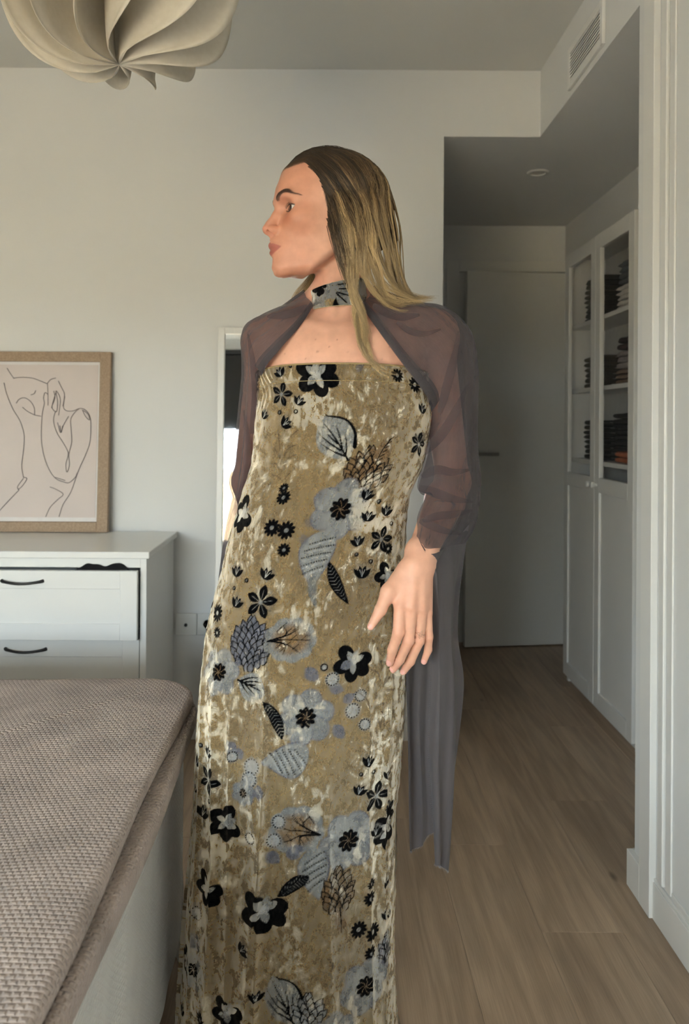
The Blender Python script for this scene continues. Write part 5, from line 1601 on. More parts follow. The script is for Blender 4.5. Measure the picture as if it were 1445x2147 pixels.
def velvet(name):
    m, nt, b = new_mat(name)
    L = nt.links
    at = nd(nt, 'ShaderNodeVertexColor'); at.layer_name = 'Col'
    fk = nd(nt, 'ShaderNodeAttribute'); fk.attribute_name = 'flock'
    uv = nd(nt, 'ShaderNodeUVMap')
    mp = nd(nt, 'ShaderNodeMapping'); mp.inputs['Scale'].default_value = (1.0, 0.62, 1.0)
    L.new(uv.outputs[0], mp.inputs[0])
    # crushed pile: patches where the nap lies over and shows its bright side
    n1 = nd(nt, 'ShaderNodeTexNoise', Scale=62.0, Detail=8.0, Roughness=0.70, Distortion=0.25); L.new(mp.outputs[0], n1.inputs['Vector'])
    n0 = nd(nt, 'ShaderNodeTexNoise', Scale=9.0, Detail=2.0); L.new(mp.outputs[0], n0.inputs['Vector'])
    add = nd(nt, 'ShaderNodeMath', operation='MULTIPLY_ADD'); add.inputs[1].default_value = 0.62
    L.new(n0.outputs['Fac'], add.inputs[0]); L.new(n1.outputs['Fac'], add.inputs[2])
    mask = ramp(nt, [(0.865, (0, 0, 0)), (0.92, (1, 1, 1))]); L.new(add.outputs[0], mask.inputs['Fac'])
    nof = nd(nt, 'ShaderNodeMath', operation='MULTIPLY_ADD'); nof.inputs[1].default_value = -0.99; nof.inputs[2].default_value = 1.0
    L.new(fk.outputs['Fac'], nof.inputs[0])
    mk = nd(nt, 'ShaderNodeMath', operation='MULTIPLY'); L.new(mask.outputs[0], mk.inputs[0]); L.new(nof.outputs[0], mk.inputs[1])
    # fine nap
    n2 = nd(nt, 'ShaderNodeTexNoise', Scale=420.0, Detail=3.0); L.new(uv.outputs[0], n2.inputs['Vector'])
    mr2 = nd(nt, 'ShaderNodeMapRange'); mr2.inputs['From Min'].default_value = 0.3; mr2.inputs['From Max'].default_value = 0.7; mr2.inputs['To Min'].default_value = 0.78; mr2.inputs['To Max'].default_value = 1.15
    L.new(n2.outputs['Fac'], mr2.inputs['Value'])
    n3 = nd(nt, 'ShaderNodeTexNoise', Scale=55.0, Detail=5.0, Roughness=0.6); L.new(mp.outputs[0], n3.inputs['Vector'])
    mr3 = nd(nt, 'ShaderNodeMapRange'); mr3.inputs['From Min'].default_value = 0.35; mr3.inputs['From Max'].default_value = 0.65; mr3.inputs['To Min'].default_value = 0.80; mr3.inputs['To Max'].default_value = 1.10
    L.new(n3.outputs['Fac'], mr3.inputs['Value'])
    mu = nd(nt, 'ShaderNodeMath', operation='MULTIPLY'); L.new(mr2.outputs[0], mu.inputs[0]); L.new(mr3.outputs[0], mu.inputs[1])
    sc = nd(nt, 'ShaderNodeVectorMath', operation='SCALE'); L.new(at.outputs['Color'], sc.inputs[0]); L.new(mu.outputs[0], sc.inputs['Scale'])
    L.new(sc.outputs[0], b.inputs['Base Color'])
    b.inputs['Roughness'].default_value = 0.42
    rr2 = nd(nt, 'ShaderNodeMapRange'); rr2.inputs['To Min'].default_value = 0.62; rr2.inputs['To Max'].default_value = 0.30
    L.new(mk.outputs[0], rr2.inputs['Value']); L.new(rr2.outputs[0], b.inputs['Roughness'])
    sp_ = nd(nt, 'ShaderNodeMapRange'); sp_.inputs['To Min'].default_value = 0.35; sp_.inputs['To Max'].default_value = 0.05
    L.new(fk.outputs['Fac'], sp_.inputs['Value']); L.new(sp_.outputs[0], b.inputs['Specular IOR Level'])
    mt_ = nd(nt, 'ShaderNodeMath', operation='MULTIPLY'); mt_.inputs[1].default_value = 0.72; L.new(mk.outputs[0], mt_.inputs[0])
    shw = nd(nt, 'ShaderNodeMapRange'); shw.inputs['To Min'].default_value = 0.3; shw.inputs['To Max'].default_value = 0.04
    L.new(fk.outputs['Fac'], shw.inputs['Value']); L.new(shw.outputs[0], b.inputs['Sheen Weight'])
    b.inputs['Sheen Roughness'].default_value = 0.32
    b.inputs['Sheen Tint'].default_value = lin((255, 244, 222)) + (1,)
    hh = nd(nt, 'ShaderNodeMath', operation='MULTIPLY_ADD'); hh.inputs[1].default_value = 0.12; L.new(n2.outputs['Fac'], hh.inputs[0]); L.new(n1.outputs['Fac'], hh.inputs[2])
    bp = nd(nt, 'ShaderNodeBump', Strength=0.85, Distance=0.010); L.new(hh.outputs[0], bp.inputs['Height']); L.new(bp.outputs[0], b.inputs['Normal'])
    # the standing nap catches light at a grazing angle
    nap = nd(nt, 'ShaderNodeBsdfSheen'); nap.distribution = 'ASHIKHMIN'; nap.inputs['Roughness'].default_value = 0.36
    nc = nd(nt, 'ShaderNodeMapRange'); nc.inputs['From Min'].default_value = 0.44; nc.inputs['From Max'].default_value = 0.56; nc.inputs['To Min'].default_value = 0.06; nc.inputs['To Max'].default_value = 1.0
    L.new(n1.outputs['Fac'], nc.inputs['Value'])
    nm = nd(nt, 'ShaderNodeMath', operation='MULTIPLY'); L.new(nc.outputs[0], nm.inputs[0]); L.new(nof.outputs[0], nm.inputs[1])
    ncol = nd(nt, 'ShaderNodeVectorMath', operation='SCALE'); ncol.inputs[0].default_value = lin((255, 246, 226)); L.new(nm.outputs[0], ncol.inputs['Scale'])
    bp2 = nd(nt, 'ShaderNodeBump', Strength=0.40, Distance=0.010); L.new(hh.outputs[0], bp2.inputs['Height'])
    L.new(ncol.outputs[0], nap.inputs['Color']); L.new(bp2.outputs[0], nap.inputs['Normal'])
    ads = nd(nt, 'ShaderNodeAddShader'); gls = nd(nt, 'ShaderNodeBsdfGlossy', Roughness=0.40); gls.inputs['Color'].default_value = lin((250, 241, 220)) + (1,); L.new(bp.outputs[0], gls.inputs['Normal'])
    laid = nd(nt, 'ShaderNodeMixShader'); L.new(mt_.outputs[0], laid.inputs[0]); L.new(b.outputs[0], laid.inputs[1]); L.new(gls.outputs[0], laid.inputs[2])
    L.new(laid.outputs[0], ads.inputs[0]); L.new(nap.outputs[0], ads.inputs[1])
    ad2 = nd(nt, 'ShaderNodeAddShader'); L.new(ads.outputs[0], ad2.inputs[0]); L.new(nap.outputs[0], ad2.inputs[1])
    L.new(ad2.outputs[0], nt.nodes['Material Output'].inputs['Surface'])
    return m
M_velvet = velvet('crushed_velvet')

def set_flock(me, a):
    at = me.attributes.new('flock', 'FLOAT', 'POINT')
    at.data.foreach_set('value', np.ascontiguousarray(a, np.float32).ravel())
gv_ = np.stack([Xg, Yg, Zg], -1).reshape(-1, 3)
me = mesh_np('gown', gv_, grid_faces(NR, NCOL, wrap_v=True))
set_col(me, PRINT.reshape(-1, 3).astype(np.float32)); set_flock(me, BLACKM)
set_uv(me, np.stack([ARC, Zg], -1).reshape(-1, 2))
gown = link('gown', me, M_velvet, person, True)
gown['label'] = 'strapless floor-length gown of gold crushed velvet with black and grey flowers'
# stitch line of the top band, as a fine cord
i_s = np.argmin(np.abs(row_from_top - 0.0315), axis=0)
ring = gv_.reshape(NR, NCOL, 3)[i_s, np.arange(NCOL)] + np.stack([Nx[i_s, np.arange(NCOL)], Ny[i_s, np.arange(NCOL)], 0 * i_s], -1) * 0.0004
v, f = tube(np.vstack([ring, ring[:1]]), 0.00055, 5, cap=False)
np_obj('band_stitching', v, f, plain('gold_thread', (166, 146, 104), 0.6), gown)
v, f = tube(np.vstack([gv_[:NCOL], gv_[:1]]) + np.array([0, 0, -0.0008]), 0.0016, 6, cap=False)
np_obj('top_edge', v, f, plain('gold_velvet_edge', (150, 128, 88), 0.8), gown)
# ================================================================== hair: guides traced in the picture, mirrored to the far side
# each guide: (px, py, Y) from the root to the tip
NG = [
    [(684, 452, 1.394), (692, 478, 1.386), (703, 520, 1.384), (718, 566, 1.390), (738, 622, 1.386), (752, 682, 1.366), (767, 730, 1.350), (800, 772, 1.340), (842, 796, 1.335)],
    [(668, 386, 1.402), (684, 412, 1.388), (702, 460, 1.376), (717, 520, 1.374), (734, 580, 1.380), (746, 640, 1.374), (757, 700, 1.358), (776, 752, 1.344), (812, 786, 1.338)],
    [(646, 358, 1.418), (676, 378, 1.394), (706, 430, 1.374), (728, 496, 1.366), (742, 560, 1.370), (754, 620, 1.374), (762, 664, 1.368), (768, 704, 1.362), (780, 738, 1.356)],
    [(630, 351, 1.424), (662, 352, 1.406), (706, 396, 1.380), (738, 460, 1.366), (754, 530, 1.366), (768, 590, 1.374), (784, 626, 1.384), (812, 644, 1.390), (856, 650, 1.396)],
    [(610, 357, 1.430), (650, 334, 1.424), (712, 362, 1.398), (756, 424, 1.378), (774, 500, 1.374), (788, 566, 1.384), (806, 606, 1.400), (840, 630, 1.416), (890, 640, 1.424)],
    [(599, 362, 1.435), (656, 322, 1.440), (730, 344, 1.420), (778, 400, 1.400), (798, 480, 1.394), (808, 552, 1.404), (824, 596, 1.422), (856, 624, 1.446), (908, 634, 1.462)],
    [(596, 364, 1.438), (664, 316, 1.454), (748, 334, 1.446), (798, 388, 1.432), (820, 466, 1.426), (828, 540, 1.434), (838, 588, 1.450), (864, 620, 1.480), (912, 632, 1.510)],
    [(596, 363, 1.441), (676, 313, 1.468), (760, 332, 1.470), (810, 386, 1.466), (832, 462, 1.464), (840, 536, 1.472), (846, 590, 1.490), (858, 630, 1.520), (880, 672, 1.552)],
]
near_g = np.array([PN(g) for g in NG])                       # (8, 9, 3)
def to_head(p): return np.stack([(p - HO) @ HF, (p - HO) @ HS, (p - HO) @ HU], -1)
def from_head(l): return HO + l[..., :1] * HF + l[..., 1:2] * HS + l[..., 2:3] * HU
nl_ = to_head(near_g)
sm0 = to_head(PN([(690, 320, 1.478)]))[0][1]
far_l = nl_[:-1][::-1].copy()
far_l[..., 1] = 2 * 0.0 - far_l[..., 1]
# the far locks fall forward of the neck and straight down on that shoulder
tpar = np.linspace(0, 1, far_l.shape[1])
for i in range(far_l.shape[0]):
    k = i / (far_l.shape[0] - 1)                              # 0 = back, 1 = front of the far side
    lowp = np.clip((tpar - 0.45) / 0.55, 0, 1)
    far_l[i, :, 0] += lowp * (0.030 + 0.040 * k)
    far_l[i, :, 1] = far_l[i, :, 1] * (1 - 0.25 * lowp) - lowp * 0.010
    far_l[i, :, 2] = np.maximum(far_l[i, :, 2], -0.215 + 0.03 * k)
far_g = from_head(far_l)
GD = np.concatenate([near_g, far_g], 0)                      # (15, 9, 3) from near temple round the back to far temple
NS_ = 22
gdense = np.stack([resample(spline(g, 60), NS_) for g in GD])  # (15, NS, 3)
def at_q(q):
    """interpolate guides at parameter q in [0, 14] (smooth)"""
    q = np.clip(np.asarray(q, float), 0, len(GD) - 1.001)
    i = q.astype(int); u = (q - i)[:, None, None]
    g0, g1, g2, g3 = (gdense[np.clip(i + d, 0, len(GD) - 1)] for d in (-1, 0, 1, 2))
    return 0.5 * (2 * g1 + (-g0 + g2) * u + (2 * g0 - 5 * g1 + 4 * g2 - g3) * u ** 2 + (-g0 + 3 * g1 - 3 * g2 + g3) * u ** 3)
def off_skull(p, clear):
    clear = np.asarray(clear) * np.clip((np.linspace(0, 1, p.shape[-2]) - 0.02) / 0.20, 0.06, 1)[:, None]
    l = to_head(p) - np.array([-0.014, 0, 0.020])
    r = np.array([0.098, 0.0745, 0.080]) + clear
    q = np.linalg.norm(l / r, axis=-1, keepdims=True)
    l = np.where(q < 1, l / np.maximum(q, 1e-6), l) + np.array([-0.014, 0, 0.020])
    l = l - np.array([0.020, 0, 0.0245])
    r = np.array([0.078, 0.066, 0.0775]) + clear
    q = np.linalg.norm(l / r, axis=-1, keepdims=True)
    l = np.where(q < 1, l / np.maximum(q, 1e-6), l) + np.array([0.020, 0, 0.0245])
    return from_head(l)
# inner mass, a closed-looking sheet just under the strands
qs = np.linspace(1.5, len(GD) - 2.5, 150)
sheet = at_q(qs)
hc_ = np.array(H(-0.012, 0, 0.0))
axis_c = np.broadcast_to(hc_, sheet.shape).copy(); axis_c[..., 2] = sheet[..., 2]
inw = axis_c - sheet; dist = np.linalg.norm(inw, axis=-1, keepdims=True) + 1e-9
sheet_in = off_skull(sheet + inw / dist * 0.0045, 0.0045)
keep = 11
sv_ = sheet_in[:, 4:4 + keep].reshape(-1, 3)
sf_ = grid_faces(len(qs), keep)
# strands
NH = 4800
q = rng.random(NH) * (len(GD) - 1)
q = np.where(rng.random(NH) < 0.5, rng.random(NH) * 7.5, q)
q = np.where(rng.random(NH) < 0.14, 10.5 + rng.random(NH) * 3.5, q)
q = np.where((q < 1.7) & (rng.random(NH) < 0.35), 3 + rng.random(NH) * 5, q)
cl_n = 105
clump_q = np.sort(rng.random(cl_n) * (len(GD) - 1))
near_c = clump_q[np.argmin(np.abs(q[:, None] - clump_q[None]), axis=1)]
base = at_q(q); clump = at_q(near_c + 0.0)
tp = np.linspace(0, 1, NS_)[None, :, None]
cw_ = (0.10 + 0.72 * np.clip(tp * 1.25, 0, 1) ** 1.1)
st_ = base * (1 - cw_) + clump * cw_
ph1, ph2 = rng.random(NH) * 6.28, rng.random(NH) * 6.28
cph = (near_c * 37.0) % 6.28
amp = 0.0008 + 0.0062 * np.clip((tp[..., 0] - 0.18) / 0.5, 0, 1)
wob = amp * np.sin(tp[..., 0] * (17 + 5 * np.sin(cph))[:, None] + cph[:, None]) + 0.0012 * np.sin(tp[..., 0] * 23 + ph1[:, None])
wob2 = amp * 0.8 * np.cos(tp[..., 0] * (15 + 5 * np.cos(cph))[:, None] + cph[:, None] * 1.7) + 0.0012 * np.cos(tp[..., 0] * 19 + ph2[:, None])
tang = np.gradient(st_, axis=1); tang /= np.linalg.norm(tang, axis=2, keepdims=True) + 1e-9
outw = -(np.broadcast_to(hc_, st_.shape) - st_); outw[..., 2] *= 0.3; outw /= np.linalg.norm(outw, axis=2, keepdims=True) + 1e-9
side = np.cross(tang, outw); side /= np.linalg.norm(side, axis=2, keepdims=True) + 1e-9
lift = rng.random(NH) ** 1.5 * 0.0045
st_ = st_ + side * (wob + 0.0020 * rng.standard_normal(NH)[:, None])[..., None] + outw * (wob2 * 0.55 + lift[:, None] * np.sin(np.pi * np.clip(tp[..., 0] * 1.6 + 0.08, 0, 1)))[..., None]
# uneven lengths: resample a random share of each strand
share = np.clip(0.72 + 0.28 * rng.random(NH), 0, 1)
share = np.where((q > 2.1) & (q < 2.95), 0.52 + 0.16 * rng.random(NH), share)
ti = share[:, None] * np.linspace(0, 1, NS_)[None]
i0 = np.clip((ti * (NS_ - 1)).astype(int), 0, NS_ - 2); fr_ = (ti * (NS_ - 1) - i0)[..., None]
ar = np.arange(NH)[:, None]
st_ = st_[ar, i0] * (1 - fr_) + st_[ar, i0 + 1] * fr_
st_ = off_skull(st_, (0.0055 + 0.0050 * rng.random(NH))[:, None, None])
rad = (0.00026 + 0.00028 * rng.random(NH))[:, None]
hv, hf = strands(st_, rad, 0.25, 3)
# colour: dark roots to honey-blonde lengths, lighter streaks
root = np.array(lin((48, 37, 27))); midc = np.array(lin((112, 87, 56))); tipc = np.array(lin((196, 168, 122)))
lite = rng.random(NH); streak = (np.sin(near_c * 9.3) * 0.5 + 0.5)
tb_ = np.clip((np.linspace(0, 1, NS_)[None] - 0.26) / 0.50 + (lite[:, None] - 0.5) * 0.55 + (streak[:, None] - 0.5) * 0.4, 0, 1)
front_b = np.exp(-(np.minimum(q, 14 - q) / 2.2) ** 2)[:, None]
tb_ = np.clip(tb_ + 0.28 * front_b * np.linspace(0, 1, NS_)[None] ** 0.5, 0, 1)[..., None]
hc3 = np.where(tb_ < 0.5, root + (midc - root) * tb_ * 2, midc + (tipc - midc) * (tb_ - 0.5) * 2)
cb_r = np.random.default_rng(5).random(400)[(near_c * 28).astype(int) % 400]
hc3 = hc3 * (0.70 + 0.50 * rng.random(NH))[:, None, None] * (0.62 + 0.62 * cb_r)[:, None, None]
hcol = np.repeat(hc3.reshape(-1, 3), 3, axis=0)
scol = np.tile(np.array(lin((58, 45, 32))), (len(sv_), 1)) * (1 + 1.0 * np.tile(np.linspace(0, 1, keep) ** 1.5, len(qs)))[:, None]
m_hair, nt, b = new_mat('hair')
at = nd(nt, 'ShaderNodeVertexColor'); at.layer_name = 'Col'
nt.links.new(at.outputs['Color'], b.inputs['Base Color'])
b.inputs['Roughness'].default_value = 0.30; b.inputs['Specular IOR Level'].default_value = 0.6
allv = np.vstack([sv_, hv]); allf = np.vstack([sf_, hf + len(sv_)])
me = mesh_np('hair', allv, allf)
set_col(me, np.vstack([scol, hcol]).astype(np.float32))
hair = link('hair', me, m_hair, person, True)
hair['label'] = 'long wavy damp-look hair, dark at the roots and honey blonde below'
hair['kind'] = 'stuff'
# lock on the far shoulder, seen below the chin
FA = PN([(704, 470, 1.530), (668, 540, 1.538), (642, 586, 1.530), (622, 614, 1.520), (600, 648, 1.500)])
FBk = PN([(712, 470, 1.535), (690, 540, 1.545), (668, 592, 1.535), (655, 622, 1.525), (648, 650, 1.510)])
ga, gb = resample(spline(FA, 40), 20), resample(spline(FBk, 40), 20)
nf = 260
uq = rng.random(nf) ** 0.7; uq = uq * 0.7 + 0.3 * np.round(uq * 5) / 5
tq = np.linspace(0, 1, 20)[None]
fs = ga[None] * (1 - uq)[:, None, None] + gb[None] * uq[:, None, None]
fs = fs + (0.0035 * np.sin(14 * tq + 5 * np.round(uq * 5)[:, None]) * tq)[..., None] * np.array([1.0, 0.3, 0]) + 0.0022 * rng.standard_normal((nf, 1, 3)) + (0.002 * rng.standard_normal((nf, 1, 3))) * tq[..., None]
v, f = strands(fs, (0.00038 + 0.0003 * rng.random(nf))[:, None], 0.25, 3)
tc_ = (midc * 0.8 + (tipc - midc * 0.8) * tq[..., None]) * (0.6 + 0.6 * rng.random(nf))[:, None, None]
me = mesh_np('hair_lock', v, f)
set_col(me, np.repeat(tc_.reshape(-1, 3), 3, axis=0).astype(np.float32))
tag(link('hair_lock', me, m_hair, person, True), kind='stuff')
# short fine hairs along the hairline
hl = np.where(ishead & (scal > 0.02) & (scal < 0.75) & (f_ > -0.01))[0]
sh_c = []
for i in rng.choice(hl, min(900, len(hl)), replace=False):
    d0 = -HF * 0.85 + HU * np.clip(0.9 - (0.066 - z_[i]) * 18, -0.9, 0.8)
    d0 /= np.linalg.norm(d0)
    nr = bv[i] - np.array(H(-0.01, 0, 0.0)); nr /= np.linalg.norm(nr)
    ln = 0.016 + 0.016 * rng.random()
    sh_c.append([bv[i] + d0 * ln * t + nr * (0.0025 * math.sin(t * 2.2)) - HU * 0.004 * t * t for t in np.linspace(0, 1, 7)])
v, f = strands(np.array(sh_c), 0.00012, 0.15)
tag(link('baby_hair', mesh_np('baby_hair', v, f), plain('root_hair', (92, 72, 54), 0.5), person, True), kind='stuff')
# ================================================================== choker in the same velvet
CT = [(652, 588, 1.45), ]
ncx, nrow = 340, 60
ang_ = np.linspace(0, 2 * np.pi, ncx, endpoint=False)
ctr = np.array(P(710, 615, 1.479))
rxn, ryn = 0.0548, 0.0580
chv = []
cu, cvv = [], []
for j in range(nrow):
    t = j / (nrow - 1)                                        # 0 top, 1 bottom
    for k, a in enumerate(ang_):
        x, y = ctr[0] + (rxn + 0.003 * t * t) * math.cos(a), ctr[1] - (ryn + 0.001 * t + 0.0115 * t ** 2) * math.sin(a)
        front_ = max(0.0, math.sin(a))
        ztop_ = P(680, 590, 1.425).z + 0.020 * math.cos(a) * 0.62 + (0.008 if math.sin(a) < 0 else 0)
        zbot_ = P(680, 643, 1.425).z + 0.004 * math.cos(a) + (0.006 if math.sin(a) < 0 else 0)
        wr = 0.0010 * math.sin(9 * t + 3 * math.cos(a * 2)) * math.sin(math.pi * t)
        nx_, ny_ = math.cos(a), -math.sin(a)
        bul = 0.0014 * math.sin(math.pi * t) + wr
        chv.append((x + nx_ * bul, y + ny_ * bul, ztop_ + (zbot_ - ztop_) * t))
        cu.append((a * 0.055, ztop_ + (zbot_ - ztop_) * t))
chv = np.array(chv); cu = np.array(cu)
pxc = chv[:, 0] / chv[:, 1] * FPX + CX; pyc = CY - (chv[:, 2] - HC) / chv[:, 1] * FPX
frn = chv[:, 1] < ctr[1]
cc_ = np.tile(GREY * 0.78, (len(chv), 1)); cb_ = np.zeros(len(chv))
def cpaint(m, c, a=1.0):
    global cc_, cb_
    m = np.clip(m, 0, 1) * frn * a
    cc_ = cc_ * (1 - m[:, None]) + np.asarray(c) * m[:, None]
    cb_ = np.maximum(cb_, m) if np.asarray(c).max() < 0.02 else cb_ * (1 - m)
def cell_(x, y, rx, ry, c, a=1.0): cpaint((1 - np.sqrt(((pxc - x) / rx) ** 2 + ((pyc - y) / ry) ** 2)) * min(rx, ry) / 1.2 + 0.5, c, a)
cell_(694, 636, 14, 10, GOLD); cell_(735, 590, 18, 8, GOLD, 0.6)
for x, y, r in ((664, 592, 8), (676, 593, 6), (667, 602, 8), (679, 600, 5), (660, 609, 6), (672, 611, 8), (668, 617, 5)): cell_(x, y, r, r, BLK)
for t in np.linspace(0, 1, 16):
    for (x0, y0, x1, y1) in ((708, 597, 738, 592), (710, 606, 740, 605), (706, 613, 738, 622), (704, 615, 724, 634)):
        cell_(x0 + (x1 - x0) * t, y0 + (y1 - y0) * t, 1.6, 1.6, BLK)
for t in np.linspace(0, 1, 12): cell_(703 - 3 * t + 4 * t * t, 627 + 14 * t, 1 + 6 * t, 2.4, BLK)
me = mesh_np('choker', chv, grid_faces(nrow, ncx, wrap_v=True))
set_col(me, cc_.astype(np.float32)); set_flock(me, cb_); set_uv(me, cu + np.array([3.3, 1.7]))
chk = link('choker', me, M_velvet, person, True)
chk['label'] = 'wide grey velvet choker with a black flower'
sdc = chk.modifiers.new('thick', 'SOLIDIFY'); sdc.thickness = 0.0012
for row_ in (0, nrow - 1):
    rp = chv[row_ * ncx:(row_ + 1) * ncx]
    v, f = tube(np.vstack([rp, rp[:1]]), 0.0007, 5, cap=False)
    np_obj('piping', v, f, plain('choker_edge', (190, 176, 140), 0.6), chk)

# ================================================================== sheer chiffon sleeves
def chiffon(name, opac, rgb):
    m, nt, b = new_mat(name)
    L = nt.links
    uv = nd(nt, 'ShaderNodeUVMap')
    mp = nd(nt, 'ShaderNodeMapping'); mp.inputs['Scale'].default_value = (1.0, 0.08, 1.0)
    L.new(uv.outputs[0], mp.inputs[0])
    n1 = nd(nt, 'ShaderNodeTexNoise', Scale=900.0, Detail=3.0); L.new(mp.outputs[0], n1.inputs['Vector'])
    n2 = nd(nt, 'ShaderNodeTexNoise', Scale=60.0, Detail=3.0); L.new(mp.outputs[0], n2.inputs['Vector'])
    a1 = nd(nt, 'ShaderNodeMath', operation='MULTIPLY_ADD'); a1.inputs[1].default_value = 0.16; a1.inputs[2].default_value = opac - 0.08
    L.new(n1.outputs['Fac'], a1.inputs[0])
    a2 = nd(nt, 'ShaderNodeMath', operation='MULTIPLY_ADD'); a2.inputs[1].default_value = 0.16
    L.new(n2.outputs['Fac'], a2.inputs[0]); L.new(a1.outputs[0], a2.inputs[2])
    a3 = nd(nt, 'ShaderNodeMath', operation='SUBTRACT'); a3.inputs[1].default_value = 0.08; a3.use_clamp = True
    L.new(a2.outputs[0], a3.inputs[0])
    b.inputs['Base Color'].default_value = lin(rgb) + (1,)
    b.inputs['Roughness'].default_value = 0.75; b.inputs['Specular IOR Level'].default_value = 0.2
    b.inputs['Sheen Weight'].default_value = 0.15
    tl = nd(nt, 'ShaderNodeBsdfTranslucent'); tl.inputs['Color'].default_value = lin(rgb) + (1,)
    mx = nd(nt, 'ShaderNodeMixShader'); mx.inputs[0].default_value = 0.35
    L.new(b.outputs[0], mx.inputs[1]); L.new(tl.outputs[0], mx.inputs[2])
    tr = nd(nt, 'ShaderNodeBsdfTransparent'); tr.inputs['Color'].default_value = lin((238, 232, 236)) + (1,)
    mo = nd(nt, 'ShaderNodeMixShader')
    L.new(a3.outputs[0], mo.inputs[0]); L.new(tr.outputs[0], mo.inputs[1]); L.new(mx.outputs[0], mo.inputs[2])
    L.new(mo.outputs[0], nt.nodes['Material Output'].inputs['Surface'])
    bp = nd(nt, 'ShaderNodeBump', Strength=0.3, Distance=0.0006); L.new(n1.outputs['Fac'], bp.inputs['Height']); L.new(bp.outputs[0], b.inputs['Normal'])
    return m
M_chif = chiffon('grey_chiffon', 0.62, (102, 97, 99))
M_chif3 = chiffon('grey_chiffon_fold', 0.34, (102, 97, 99))
M_chif2 = chiffon('grey_chiffon_panel', 0.88, (102, 97, 99))

CAPS = [(shL, elL, 0.040, 0.032), (elL, mid, 0.035, 0.037), (mid, wrL, 0.037, 0.0245), (shR, elR, 0.039, 0.031), (elR, wrR, 0.035, 0.024),
        (J(672, 632, 1.49), shR, 0.032, 0.036), (J(752, 628, 1.49), shL, 0.032, 0.036), (shR, J(610, 694, 1.44), 0.047, 0.042), (shL, J(860, 688, 1.44), 0.047, 0.042), (shR, shR, 0.048, 0.048), (shL, shL, 0.048, 0.048)]
def off_body(G, clear):
    for it in range(2):
        for a, b_, ra, rb in CAPS:
            a, b_ = np.array(a), np.array(b_)
            ab = b_ - a
            t = np.clip(((G - a) @ ab) / (ab @ ab + 1e-12), 0, 1)
            d = G - a - t[..., None] * ab
            L_ = np.linalg.norm(d, axis=-1)
            need = ra + (rb - ra) * t + clear
            G = G + np.where((L_ < need)[..., None], d / (L_[..., None] + 1e-9) * (need - L_)[..., None], 0)
    return G
def loft(name, stations, nu, nv, mat, parent, foldf=None):
    """stations: list of equal-length lists of (px,py,Y) running round the arm; lofted along the arm"""
    S = np.array([[tuple(P(*p)) for p in st] for st in stations])          # (k, m, 3)
    A = np.stack([spline(S[i], nv) for i in range(len(S))])                # (k, nv, 3)
    G = np.stack([spline(A[:, j], nu) for j in range(nv)], 1)              # (nu, nv, 3)
    du, dv = np.gradient(G, axis=0), np.gradient(G, axis=1)
    n = np.cross(du, dv); n /= np.linalg.norm(n, axis=2, keepdims=True) + 1e-9
    Lu = np.cumsum(np.r_[0, np.linalg.norm(np.diff(G[:, nv // 2], axis=0), axis=1)])
    Lv = np.cumsum(np.r_[0, np.linalg.norm(np.diff(G[nu // 2], axis=0), axis=1)])
    UU, VV = np.meshgrid(Lu, Lv, indexing='ij')
    if foldf is not None:
        u = np.linspace(0, 1, nu)[:, None]; v = np.linspace(0, 1, nv)[None]
        G = G + n * foldf(u, v)[..., None]
    G = off_body(G, 0.0055)
    me = mesh_np(name, G.reshape(-1, 3), grid_faces(nu, nv))
    set_uv(me, np.stack([VV, UU], -1).reshape(-1, 2))
    return link(name, me, mat, parent, True), G

# her left sleeve (picture right): front edge, front, outside, back, inside
SL = [
    [(757, 640, 1.418), (762, 632, 1.424), (775, 622, 1.455), (772, 618, 1.50), (758, 616, 1.535)],
    [(792, 690, 1.386), (812, 652, 1.400), (838, 634, 1.455), (832, 640, 1.53), (815, 660, 1.575)],
    [(846, 766, 1.352), (882, 684, 1.384), (922, 640, 1.455), (918, 655, 1.545), (895, 700, 1.585)],
    [(894, 828, 1.378), (935, 748, 1.378), (982, 692, 1.455), (978, 705, 1.55), (932, 770, 1.575)],
    [(906, 868, 1.425), (945, 820, 1.388), (998, 770, 1.455), (992, 790, 1.55), (915, 860, 1.535)],
    [(898, 915, 1.440), (940, 890, 1.395), (999, 850, 1.465), (992, 870, 1.56), (905, 915, 1.545)],
    [(888, 968, 1.440), (930, 960, 1.398), (998, 940, 1.475), (990, 950, 1.57), (893, 968, 1.56)],
    [(877, 1020, 1.428), (925, 1030, 1.392), (998, 1020, 1.480), (988, 1030, 1.57), (880, 1022, 1.55)],
    [(899, 1046, 1.420), (930, 1060, 1.380), (997, 1068, 1.470), (985, 1070, 1.56), (900, 1048, 1.54)],
    [(880, 1086, 1.372), (912, 1098, 1.340), (988, 1104, 1.440), (978, 1106, 1.54), (884, 1088, 1.50)],
    [(874, 1124, 1.300), (896, 1150, 1.284), (970, 1140, 1.400), (966, 1140, 1.52), (900, 1130, 1.49)],
]
def sl_fold(u, v):
    m = np.clip(u / 0.15, 0, 1)
    return m * (0.0035 * np.sin(16 * v + 9 * u) * np.sin(5 * u + 1) + 0.0040 * np.exp(-((u - 0.72 - 0.08 * np.sin(6 * v)) / 0.035) ** 2) + 0.0045 * np.exp(-((u - 0.83 + 0.10 * v) / 0.03) ** 2) - 0.004 * np.exp(-((u - 0.78) / 0.03) ** 2)
                + 0.0040 * np.exp(-((v - 0.30 - 0.45 * (u - 0.35)) / 0.035) ** 2) * np.clip((u - 0.25) / 0.1, 0, 1) * np.clip((0.7 - u) / 0.1, 0, 1) + 0.0030 * np.exp(-((v - 0.42 + 0.5 * (u - 0.5)) / 0.03) ** 2))
slv, G1 = loft('sleeve', SL, 170, 90, M_chif, person, sl_fold)
